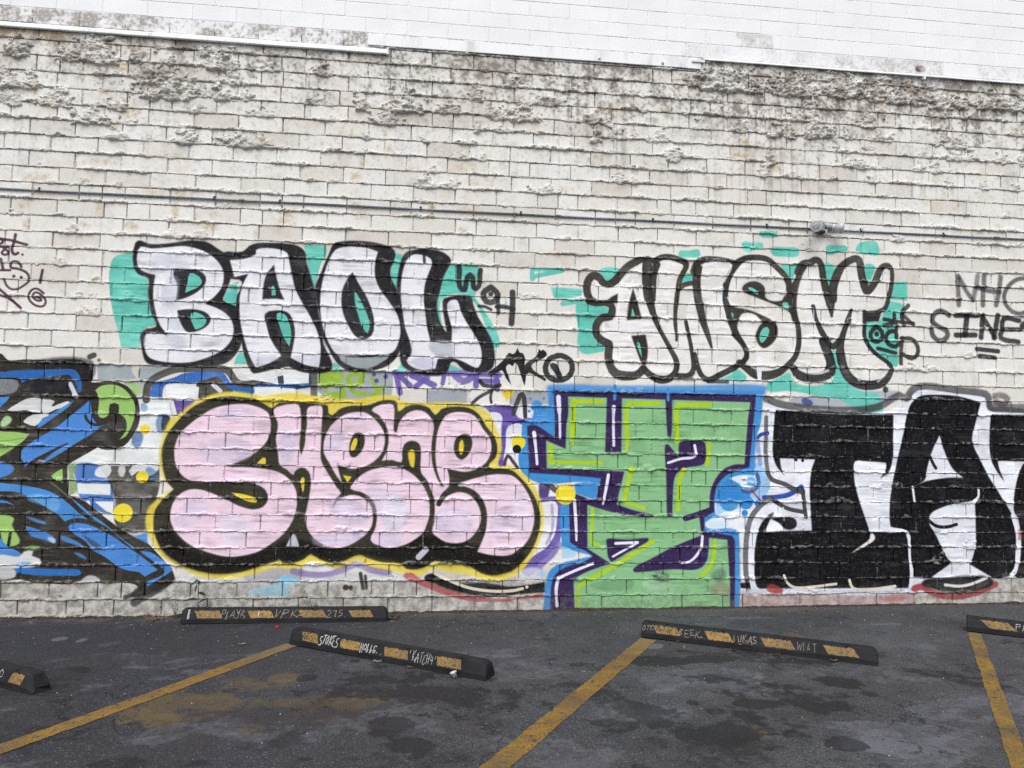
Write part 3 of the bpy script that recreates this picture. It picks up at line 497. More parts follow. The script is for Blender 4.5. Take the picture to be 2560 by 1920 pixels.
S e4e6f4 4.6 1 0.3;1430 1060 32 1446 849 32 1453 677 21
S e4e6f4 3.5 1 0.3;1841 647 28 2061 656 28
S e4e6f4 3.5 1 0.3;2061 653 21 1928 582 21 1816 521 21
S e4e6f4 3.5 1 0.3;2717 716 28 2705 615 28 2652 525 28 2581 469 21 2505 458 21
S e4e6f4 3.4 1 0.3;1619 455 27 1449 390 27 1280 319 27
S e4e6f4 5.6 1 0.3;1280 319 34 1261 221 34 1265 111 23 1272 57 34
S 3f8ccb 3.5 1 0.3;1825 2182 33 1821 2056 33
S 3f8ccb 3.6 1 0.3;2364 2171 28 2367 2056 28
F a8c6ae 14.0 0.5 0.9;2115 281 2312 291 2429 168 2196 181
F 4d5a50 14.0 0.5 0.9;2230 370 2382 347 2359 280 2231 303
F 4d5a50 16.6 0.5 0.9;2805 345 2936 400 2935 276 2829 288
F 8d6f66 16.6 0.45 0.9;2781 233 2971 254 2982 141 2828 154
F 5f8a66 16.1 0.5 0.9;1598 262 2022 293 2011 216 1736 195
F dbc94a 10.7 0.95 0.3;-2300 1142c -2384 1215 -2424 1309 -2441 1467 -2429 1573 -2405 1669 -2359 1776 -2285 1829 -2191 1916 -2071 1983 -1928 2035 -1762 2044 -1602 2020 -1539 2000 -1497 2015 -1256 2046 -1032 2019 -796 2000 -645 2003 -537 2027 -429 2043 -287 2033 -253 1989 -78 1976 231 1988 410 1970 522 1927 602 1863 643 1764 695 1665 714 1565 699 1465 677 1392 814 1388 814 1379 917 1323 1008 1235 1078 1113 1119 992 1126 848 1095 682 1030 539 942 408 854 338 832 333 708 295 597 299 486 337 354 365 222 377 91 412 5 364 -92 348 -190 370 -298 387 -491 414 -567 452 -621 489 -705 447 -810 415 -959 448 -1044 480 -1126 427 -1230 415 -1313 423 -1386 428 -1478 397 -1540 376 -1540 376 -1705 338 -1858 330 -2001 342 -2114 379 -2269 463 -2373 526 -2448 629 -2503 733 -2533 837 -2523 942 -2485 1005 -2398 1078
F 35342c 5.3 1 0.4;-2299 1137c -2364 1215 -2402 1331 -2417 1447 -2408 1553 -2373 1648 -2306 1745 -2219 1846 -2130 1917 -1998 1974 -1864 2000 -1697 1991 -1601 1980 -1601 1977 -1504 1925 -1451 1899 -1390 1949 -1210 1958 -1008 1941 -943 1931 -936 1866 -898 1842 -835 1900 -729 1935 -621 1938 -535 1953 -493 1975 -395 1997 -297 1977 -286 1889 -219 1935 -110 1959 11 1928 68 1863 122 1919 232 1946 388 1936 490 1871 559 1763 639 1664 669 1564 654 1464 588 1375 678 1362 815 1344 883 1289 975 1190 1044 1080 1091 947 1098 837 1067 693 996 550 897 441 831 392 831 387 652 347 541 367 429 432 374 459 253 465 155 471 94 485 36 447 -61 410 -169 411 -224 461 -386 473 -515 505 -612 543 -707 506 -791 474 -918 480 -1025 533 -1057 554 -1108 507 -1201 475 -1305 472 -1337 513 -1357 491 -1460 460 -1542 429 -1542 429 -1676 388 -1860 373 -2003 389 -2147 431 -2271 504 -2354 567 -2419 661 -2454 754 -2463 858 -2453 952 -2406 1026 -2348 1089
F 121210 31.9 0.85 0.4;-2405 786 -2281 734 -2123 598 -1866 524 -1546 555 -1239 682 -816 596 -389 596 40 725 481 628 829 518 939 573 897 441 831 392 831 387 652 350 429 432 89 487 -61 412 -225 467 -623 543 -812 474 -1057 554 -1201 475 -1357 491 -1542 429 -1542 429 -1860 373 -2147 431 -2354 567
F e9d0df 5.2 1 0.95;-1582 1484c -1645 1441 -1736 1397 -1833 1350c -1693 1349 -1576 1342 -1514 1335 -1387 1310 -1280 1247 -1214 1151 -1194 1033 -1215 894 -1274 777 -1364 682 -1486 597 -1547 566 -1682 534 -1815 529 -1970 566 -2125 629 -2240 723 -2306 828 -2320 911 -2304 1006 -2247 1090 -2157 1138 -2045 1134 -1941 1097 -1836 1051 -1720 993 -1616 962 -1562 962 -1500 984 -1456 1053 -1485 1138 -1549 1180 -1636 1208 -1822 1212 -1997 1208 -2150 1217 -2234 1269 -2289 1353 -2308 1448 -2307 1533 -2271 1639 -2183 1737 -2064 1833 -1974 1888 -1830 1924 -1695 1932 -1598 1912 -1534 1887 -1480 1844 -1456 1739 -1463 1652 -1512 1555
F e9d0df 5.3 1 0.95;-1440 1883 -1368 1922 -1284 1940 -1215 1936 -1191 1872 -1182 1754 -1184 1668 -1190 1538 -1172 1463c -1144 1560 -1137 1669 -1129 1755 -1129 1905 -1071 1928 -1007 1930 -990 1897 -993 1758 -994 1595 -989 1422 -945 1336 -890 1250 -834 1164 -795 1111 -841 1068 -875 965c -830 1035 -757 1084 -672 1099 -585 1069 -519 1005 -493 908 -503 811 -543 741 -627 676 -711 628 -816 607 -922 629 -1019 687 -1085 767 -1115 863 -1110 937 -1085 1087 -1075 1238 -1098 1313 -1158 1350 -1220 1317 -1239 1279 -1294 1327 -1363 1369 -1383 1481 -1407 1610 -1393 1751
F e9d0df 5.4 1 0.95;-895 1760 -791 1847 -684 1876 -576 1867 -443 1746 -406 1659 -407 1560 -435 1483 -509 1406 -594 1361 -700 1341 -776 1357 -840 1380c -816 1294 -787 1203c -848 1283 -916 1401 -961 1476 -969 1584 -946 1672
F 35342c 4.3 1 0.3;-657 1682 -603 1666 -590 1601 -609 1524 -661 1458 -709 1452 -732 1501 -724 1599 -694 1665
F dbc63c 3.2 1 0.2;-675 1632 -659 1611 -672 1545 -710 1507 -719 1545 -698 1610
F e9d0df 5.4 1 0.95;-510 677 -470 789 -457 908 -482 1016 -543 1091 -619 1128 -711 1155 -686 1209 -644 1258 -560 1318 -432 1358 -302 1367 -182 1328 -82 1252 -14 1160 26 1062 35 921 10 823 -15 758 -100 682 -207 628 -336 607 -433 628
F e9d0df 5.5 1 0.95;-534 1895 -491 1935 -416 1958 -334 1954 -321 1867 -320 1704 -295 1688 -280 1770 -207 1869 -109 1906 -21 1883 54 1776 41 1610 38 1489 58 1369 104 1249 161 1145 141 1074 63 1117 6 1237 -56 1318 -61 1510 -79 1587 -156 1615 -221 1574 -240 1486 -241 1409 -326 1428 -428 1420c -382 1517 -369 1637 -394 1746 -467 1853
F e9d0df 5.5 1 0.95;121 1008c 174 1074 250 1118 327 1132 416 1103 489 1021 525 912 515 824 467 737 391 671 304 649 194 660 117 704 61 758 81 845 83 964 75 1073 52 1150 183 1162
S 35342c 4.4 1 0.3;120 1019 48 184 1123 48 293 1168 48 393 1158 48
F dbc63c 3.3 1 0.2;-178 1514 -127 1526 -122 1367 -144 1358 -168 1410
F e9d0df 5.5 1 0.95;168 1859 255 1894 367 1891 445 1860 526 1740 594 1652 613 1552 587 1452 532 1385 444 1340 356 1323 267 1338 190 1354c 214 1272 210 1184 178 1153c 126 1249 91 1358 77 1490 84 1644 104 1744
F 35342c 4.4 1 0.3;349 1687 404 1671 428 1605 408 1516 353 1449 309 1443 264 1492 251 1569 272 1647
F dbc63c 3.3 1 0.2;322 1635 346 1582 341 1521 317 1484 298 1548
F e9d0df 5.6 1 0.95;292 1195 380 1240 490 1274 634 1303 746 1304 816 1294 884 1245 953 1157 1005 1057 1035 947 1036 836 1004 726 950 638 872 578 828 545 737 529 615 540 493 568c 535 660 567 748 581 846 574 967 527 1076 448 1153 359 1185
F c9c8d6 6.3 0.95 0.3;-1281 620c -1220 735 -1188 703 -1159 616c
S cfc8d6 6.5 0.95 0.3;-58 520 56 10 590 56
F dbc63c 3.1 1 0.2;-1570 1381c -1518 1437 -1491 1426 -1492 1375c
F dbc63c 3.2 1 0.2;-1169 1226 -1154 1258 -1133 1248 -1135 1151 -1142 1117c -1162 1173
F dbc63c 3.2 1 0.2;-782 1282c -700 1268c -739 1211c
F dbc63c 3.1 1 0.2;-1792 1112c -1683 1099 -1566 1063 -1555 1042 -1564 1020 -1650 1036
F b9b5d0 14.9 0.5 1;-1051 682 -820 735 -609 789 -627 682 -816 618
F b9b5d0 15.1 0.45 1;-488 682 -287 790 -229 639 -390 617
F b9b5d0 14.9 0.45 1;-950 1476 -783 1587 -829 1695 -913 1650
F b9b5d0 15.1 0.45 1;-790 1836 -641 1860 -531 1819 -747 1804
F b9b5d0 14.2 0.4 1;-2288 890 -2093 1059 -1985 934 -2223 786
F b9b5d0 15.6 0.4 1;641 945 786 946 789 726 656 704
F b9b5d0 14.5 0.4 1;-2012 1580 -1650 1585 -1644 1425 -2004 1388
F b9b5d0 15.1 0.4 1;-566 1156 -449 1178 -185 1007 -233 790 -507 962
F c3bfd8 14.7 0.55 1;-1370 1686 -1242 1667 -1245 1430 -1338 1396
F dcd6e6 16.5 0.6 1;-1880 871 -1622 861 -1626 682 -1820 661
F c3bfd8 17.1 0.5 1;-894 1056 -550 983 -578 832 -824 864
F dfe0ea 17.3 0.6 1;-370 1071 -197 1061 -234 811 -373 790
F c3bfd8 17.6 0.5 1;100 943 430 944 368 726 149 736
F d8cfe0 18.0 0.6 1;840 1167 989 1013 992 792 848 704
F c3bfd8 15.1 0.5 1;-126 -5 36 -17 59 -92 -113 -90
F c3bfd8 12.5 0.5 1;-1922 1879 -1662 1895 -1596 1842 -1866 1794
S d9d5e4 15.1 0.5 0.3;-284 1071 43 -237 941 43 -252 682 43
S c9c4da 12.3 0.5 0.3;-2110 1472 31 -1801 1465 31
F a84448 8.8 0.85 0.5;-200 349 -125 375 -37 321 270 211 490 150 835 128 1127 173 1119 140 835 110 835 99 491 102 326 128 161 180 -58 267
F 1a1c1f 7.7 1 0.4;-5 326 92 371 213 314 378 265 553 280 833 245 1151 282c 1152 183c 834 161 834 156 545 150 270 206 94 272
F 2a2f38 8.8 0.8 0.7;334 281 543 269 544 215 400 248
S d8cfbd 3.3 1 0.3;92 369 29 268 287 29 433 229 29 654 198 29 834 202 29 934 221 29
O d8cfbd 3.4 1 0.3;976 236 16
F 86c8e6 10.4 0.9 0.5;-1340 297 -1306 352 -1238 346 -1148 309 -1173 288
F 86c0d4 12.4 0.65 0.5;-1626 210 -1534 235 -1381 279 -1256 270 -1242 173 -1553 190
S 7a68a6 16.9 0.75 0.3;-1208 394 58 -1071 366 58 -914 365 58 -757 403 58 -631 452 58 -491 401 58 -330 371 58
F dfdfe6 8.4 0.8 0.4;-1126 427 -1044 482 -895 442 -831 403 -1020 390
O 232326 7.4 0.95 0.3;-725 242 28
O 232326 7.4 0.95 0.3;-680 240 23
S 232326 8.5 0.9 0.3;-593 372 34 -566 233 34
S 232326 8.5 0.9 0.3;-548 348 26 -534 233 26"""
PX0, PX1, PZ0, PZ1, PR = -4.30, 6.80, -.08, 3.98, .0036
PW, PHT = int((PX1-PX0)/PR), int((PZ1-PZ0)/PR)
def blur(a, r):
    r = int(round(r))
    if r < 1: return a
    for ax in (0, 1):
        for _ in range(2):
            k = 2*r+1
            p = np.pad(a, [(r+1, r) if i == ax else (0, 0) for i in (0, 1)])
            c = np.cumsum(p, axis=ax)
            a = (c[k:] - c[:-k])/k if ax == 0 else (c[:, k:] - c[:, :-k])/k
    return a
def spline(P, closed):
    n = len(P); out = []
    pts = np.array([p[:2] for p in P], float)
    for i in range(n if closed else n-1):
        j = (i+1) % n
        p, q = pts[i], pts[j]; L = np.linalg.norm(q-p)
        if L < 1e-9: continue
        def tan(k, nxt):
            if P[k][2]: return (q-p)
            a = pts[(k-1) % n] if (closed or k > 0) else pts[k]
            b = pts[(k+1) % n] if (closed or k < n-1) else pts[k]
            t = b-a; l = np.linalg.norm(t)
            return t/l*L if l > 1e-9 else q-p
        m0, m1 = tan(i, j), tan(j, i)
        N = int(min(14, max(2, L/9)))
        for s in range(N):
            t = s/N; t2 = t*t; t3 = t2*t
            xy = (2*t3-3*t2+1)*p + (t3-2*t2+t)*m0 + (-2*t3+3*t2)*q + (t3-t2)*m1
            w = P[i][3]*(1-t)+P[j][3]*t if len(P[i]) > 3 else 0
            out.append((xy[0], xy[1], w))
    if not closed: out.append((pts[-1][0], pts[-1][1], P[-1][3] if len(P[-1]) > 3 else 0))
    return np.array(out)
def cover_fill(Q, pad):
    x0 = int(Q[:, 0].min()-pad)-1; x1 = int(Q[:, 0].max()+pad)+2; y0 = int(Q[:, 1].min()-pad)-1; y1 = int(Q[:, 1].max()+pad)+2
    x0, y0 = max(x0, 0), max(y0, 0); x1, y1 = min(x1, PW), min(y1, PHT)
    if x1-x0 < 2 or y1-y0 < 2: return None
    S = 3; h, w = (y1-y0)*S, (x1-x0)*S
    T = np.zeros((h, w+1), np.int32)
    ax, ay = (Q[:, 0]-x0)*S, (Q[:, 1]-y0)*S; bx, by = np.roll(ax, -1), np.roll(ay, -1)
    for a, b, c, d in zip(ax, ay, bx, by):
        if b == d: continue
        if b > d: a, b, c, d = c, d, a, b
        r0 = max(0, int(math.ceil(b-.5))); r1 = min(h-1, int(math.ceil(d-.5))-1)
        if r1 < r0: continue
        rr = np.arange(r0, r1+1)
        xx = a + (rr+.5-b)/(d-b)*(c-a)
        cc = np.clip(np.ceil(xx-.5), 0, w).astype(int)
        np.add.at(T, (rr, cc), 1)
    C = (np.cumsum(T, axis=1)[:, :w] & 1).astype(np.float32)
    return x0, y0, C.reshape(y1-y0, S, x1-x0, S).mean((1, 3))
def cover_stroke(Q, fe):
    pad = Q[:, 2].max()/2+fe+2
    x0 = max(int(Q[:, 0].min()-pad), 0); x1 = min(int(Q[:, 0].max()+pad)+1, PW); y0 = max(int(Q[:, 1].min()-pad), 0); y1 = min(int(Q[:, 1].max()+pad)+1, PHT)
    if x1-x0 < 2 or y1-y0 < 2: return None
    D = np.full((y1-y0, x1-x0), -1e3, np.float32)
    for i in range(max(1, len(Q)-1)):
        a = Q[i]; b = Q[min(i+1, len(Q)-1)]; r = max(a[2], b[2])/2+fe+2
        u0 = max(int(min(a[0], b[0])-r), x0); u1 = min(int(max(a[0], b[0])+r)+1, x1); v0 = max(int(min(a[1], b[1])-r), y0); v1 = min(int(max(a[1], b[1])+r)+1, y1)
        if u1 <= u0 or v1 <= v0: continue
        yy, xx = np.mgrid[v0:v1, u0:u1]; dx, dy = b[0]-a[0], b[1]-a[1]; L2 = dx*dx+dy*dy+1e-9
        t = np.clip(((xx+.5-a[0])*dx+(yy+.5-a[1])*dy)/L2, 0, 1)
        d = (a[2]*(1-t)+b[2]*t)/2 - np.hypot(xx+.5-a[0]-t*dx, yy+.5-a[1]-t*dy)
        s = D[v0-y0:v1-y0, u0-x0:u1-x0]; np.maximum(s, d, out=s)
    f = max(fe, .8)
    return x0, y0, sst(-f*.75, f*.75, D).astype(np.float32)
def paint_image():
    rgb = np.zeros((PHT, PW, 3), np.float32); al = np.zeros((PHT, PW), np.float32)
    yy, xx = np.mgrid[0:PHT, 0:PW].astype(np.float32)
    N1 = (fbm(xx*PR*7, yy*PR*9, 3, 4)-.5)*2.6           # blotches
    N2 = (fbm(xx*PR*5, yy*PR*70, 11, 3)-.5)*2.6         # roller streaks along the courses
    N3 = (vnoise(xx*.45, yy*.45, 19)-.5)*2               # fine grain
    NP = sst(.44, .62, fbm(xx*PR*5, yy*PR*8, 37, 3))*1.9+.15   # streaks come and go
    WX = (fbm(xx*PR*22, yy*PR*22, 31, 3)-.5)             # edge wobble
    rnd = random.Random(5)
    for ln in PAINT.strip().split('\n'):
        hd, ps = ln.split(';'); hd = hd.split(); tk = ps.split()
        kind = hd[0]; col = np.array([int(hd[1][i:i+2], 16)/255 for i in (0, 2, 4)], np.float32)
        fe, a0, mo = float(hd[2])/1000/PR, float(hd[3]), float(hd[4])
        P = []
        if kind == 'F':
            for i in range(0, len(tk), 2):
                c = tk[i+1].endswith('c'); P.append(((float(tk[i])/1000-PX0)/PR, (float(tk[i+1].rstrip('c'))/1000-PZ0)/PR, c))
            Q = spline(P, True)
            r = cover_fill(Q, fe+2)
            if r is None: continue
            x0, y0, C = r; C = blur(C, fe*.55)
        else:
            for i in range(0, len(tk), 3):
                P.append(((float(tk[i])/1000-PX0)/PR, (float(tk[i+1])/1000-PZ0)/PR, False, float(tk[i+2])/1000/PR))
            if kind == 'O': Q = np.array([(P[0][0], P[0][1], P[0][3]*2)])
            else: Q = spline(P, False)
            r = cover_stroke(Q, fe)
            if r is None: continue
            x0, y0, C = r
        h, w = C.shape
        oy, ox = rnd.randrange(0, PHT-h+1), rnd.randrange(0, PW-w+1)
        n1 = N1[oy:oy+h, ox:ox+w]; n2 = N2[y0:y0+h, ox:ox+w]*NP[oy:oy+h, ox:ox+w]; n3 = N3[oy:oy+h, ox:ox+w]
        C = np.clip(C*(1+.0*n3), 0, 1)
        A = C*a0*np.clip(1-.20*mo*np.clip(n1+.45*n2, 0, 2), 0, 1)
        if fe > 1.6: A = np.clip(A + .25*n3*A*(1-A)*4*.5, 0, 1)
        K = col[None, None]*(1+mo*(.11*n1+.08*n2)+.012*n3)[..., None] + (mo*.018*(n1+n2))[..., None]
        A3 = A[..., None]
        d = rgb[y0:y0+h, x0:x0+w]; da = al[y0:y0+h, x0:x0+w]
        ao = A+da*(1-A)
        d[:] = (K*A3 + d*(da*(1-A))[..., None])/np.maximum(ao, 1e-4)[..., None]
        da[:] = ao
    im = bpy.data.images.new('paint', PW, PHT, alpha=True, float_buffer=False)
    im.alpha_mode = 'CHANNEL_PACKED'
    buf = np.dstack([np.clip(rgb, 0, 1), al]).astype(np.float32)
    im.pixels.foreach_set(buf.ravel()); im.update(); im.pack()
    return im

# weathering maps of the whole wall: R brick tone, G grime, B rust
WX0, WX1, WZ0, WZ1, WR = -7.2, 9.8, -.1, 8.3, .008
PHASE = [-3.176, -3.325, -3.172, -2.994, -2.859, -3.143, -2.989, -3.204, -3.083, -3.225, -3.493, -3.241, -3.475, -3.266, -3.056, -3.223, -3.425, -3.632, -3.417, -3.335, -3.229, -3.422, -3.46, -3.672, -3.848, -3.669, -3.852, -3.711, -3.931, -3.728, -3.893, -3.689, -3.512, -3.693]
X35 = -0.295
def joints(c, x0=-7.2, x1=9.8):
    r = random.Random(1000+c)
    p = PHASE[c] if c < len(PHASE) else (X35 if c % 2 else X35+BX/2)
    if 33 < c < 36: p = PHASE[c-2]
    xs = []; n0 = int(math.floor((x0-p)/BX)); n1 = int(math.ceil((x1-p)/BX))
    for i in range(n0, n1+1):
        x = p+i*BX+r.uniform(-.006, .006); xs.append(x)
        if c < 36 and r.random() < .07: xs.append(x+BX*r.choice((.5, .5, .36)))
    return xs
def lower_top(x): return 5.42 if x < -.60 else (5.47 if x < 2.73 else 5.573)
BR = []      # x0, x1, z0, z1, upper?
for c in range(0, 55):
    js = joints(c)
    for a, b in zip(js[:-1], js[1:]):
        m = (a+b)/2; z0, z1 = c*BH, (c+1)*BH
        t = lower_top(m)
        up = (z0+z1)/2 > t
        BR.append((a, b, z0, z1, up, c))
STAIN_RECTS = [(-3.8, 5.446, -3.039, 5.591, 0.64), (-3.042, 5.446, -2.646, 5.591, 0.3), (-2.237, 5.446, -1.846, 5.591, 0.59), (-1.82, 5.446, -1.599, 5.591, 0.26), (-1.419, 5.446, -0.771, 5.591, 0.51), (-4.041, 5.446, -3.821, 5.591, 0.26), (-0.944, 5.446, -0.679, 5.591, 0.51), (3.084, 5.749, 3.49, 5.894, 0.47), (2.483, 5.597, 2.949, 5.743, 0.26), (2.949, 5.597, 3.353, 5.743, 0.17), (3.354, 5.597, 4.176, 5.743, 0.3), (4.177, 5.597, 5.393, 5.743, 0.51), (5.802, 5.597, 6.505, 5.743, 0.38)]
RUST = [(-2.934, 5.082, 0.061, 0.038, 0.9), (-3.06, 4.832, 0.061, 0.023, 0.5), (-2.871, 4.65, 0.076, 0.038, 0.7), (-3.095, 4.159, 0.091, 0.023, 0.6), (-3.642, 3.98, 0.091, 0.038, 0.7), (-3.312, 4.131, 0.076, 0.015, 0.4), (-2.169, 5.661, 0.002, 0.002, 0.0), (-3.761, 3.711, 0.023, 0.023, 0.9), (-3.701, 3.714, 0.018, 0.023, 0.9), (-3.072, 3.703, 0.023, 0.061, 0.7), (-2.403, 3.722, 0.023, 0.061, 0.7), (-2.059, 3.71, 0.023, 0.03, 0.8), (-1.374, 3.714, 0.061, 0.091, 0.5), (-3.201, 3.565, 0.03, 0.015, 0.8), (-2.791, 3.57, 0.045, 0.023, 0.9), (-2.068, 3.59, 0.061, 0.023, 0.9), (-1.655, 3.55, 0.023, 0.03, 1.0), (-3.698, 3.54, 0.023, 0.045, 0.8), (-2.585, 3.891, 0.182, 0.03, 0.5), (-2.306, 3.891, 0.091, 0.03, 0.5), (-3.624, 5.361, 0.136, 0.03, 0.7), (-3.95, 5.365, 0.121, 0.045, 0.6), (-0.751, 3.874, 0.023, 0.015, 1.0), (-0.697, 3.793, 0.061, 0.061, 0.4), (-0.035, 3.803, 0.023, 0.015, 1.0), (-0.014, 3.889, 0.023, 0.023, 0.9), (0.35, 3.877, 0.091, 0.045, 0.5), (0.286, 3.672, 0.03, 0.023, 1.0), (-0.84, 4.599, 0.091, 0.061, 0.3), (-0.448, 4.437, 0.03, 0.03, 0.6), (-0.188, 3.95, 0.015, 0.023, 0.8), (0.28, 4.309, 0.091, 0.045, 0.6), (-0.752, 4.142, 0.038, 0.03, 0.7), (0.583, 4.563, 0.03, 0.045, 0.6), (-0.697, 4.299, 0.015, 0.03, 0.8), (-0.482, 4.59, 0.012, 0.023, 0.8), (0.375, 4.158, 0.061, 0.023, 0.5), (1.291, 4.13, 0.076, 0.023, 0.4), (1.845, 4.168, 0.03, 0.03, 0.6), (3.129, 4.596, 0.061, 0.018, 1.0), (3.188, 4.731, 0.023, 0.038, 1.0), (3.505, 4.495, 0.038, 0.038, 0.7), (5.536, 4.191, 0.012, 0.012, 1.0), (4.693, 5.22, 0.045, 0.061, 0.4), (5.009, 5.207, 0.018, 0.076, 0.5), (3.162, 4.459, 0.012, 0.045, 0.8), (3.565, 4.614, 0.045, 0.023, 0.4), (5.861, 4.292, 0.076, 0.023, 0.4)]
MAROON = (5.143, 5.652)
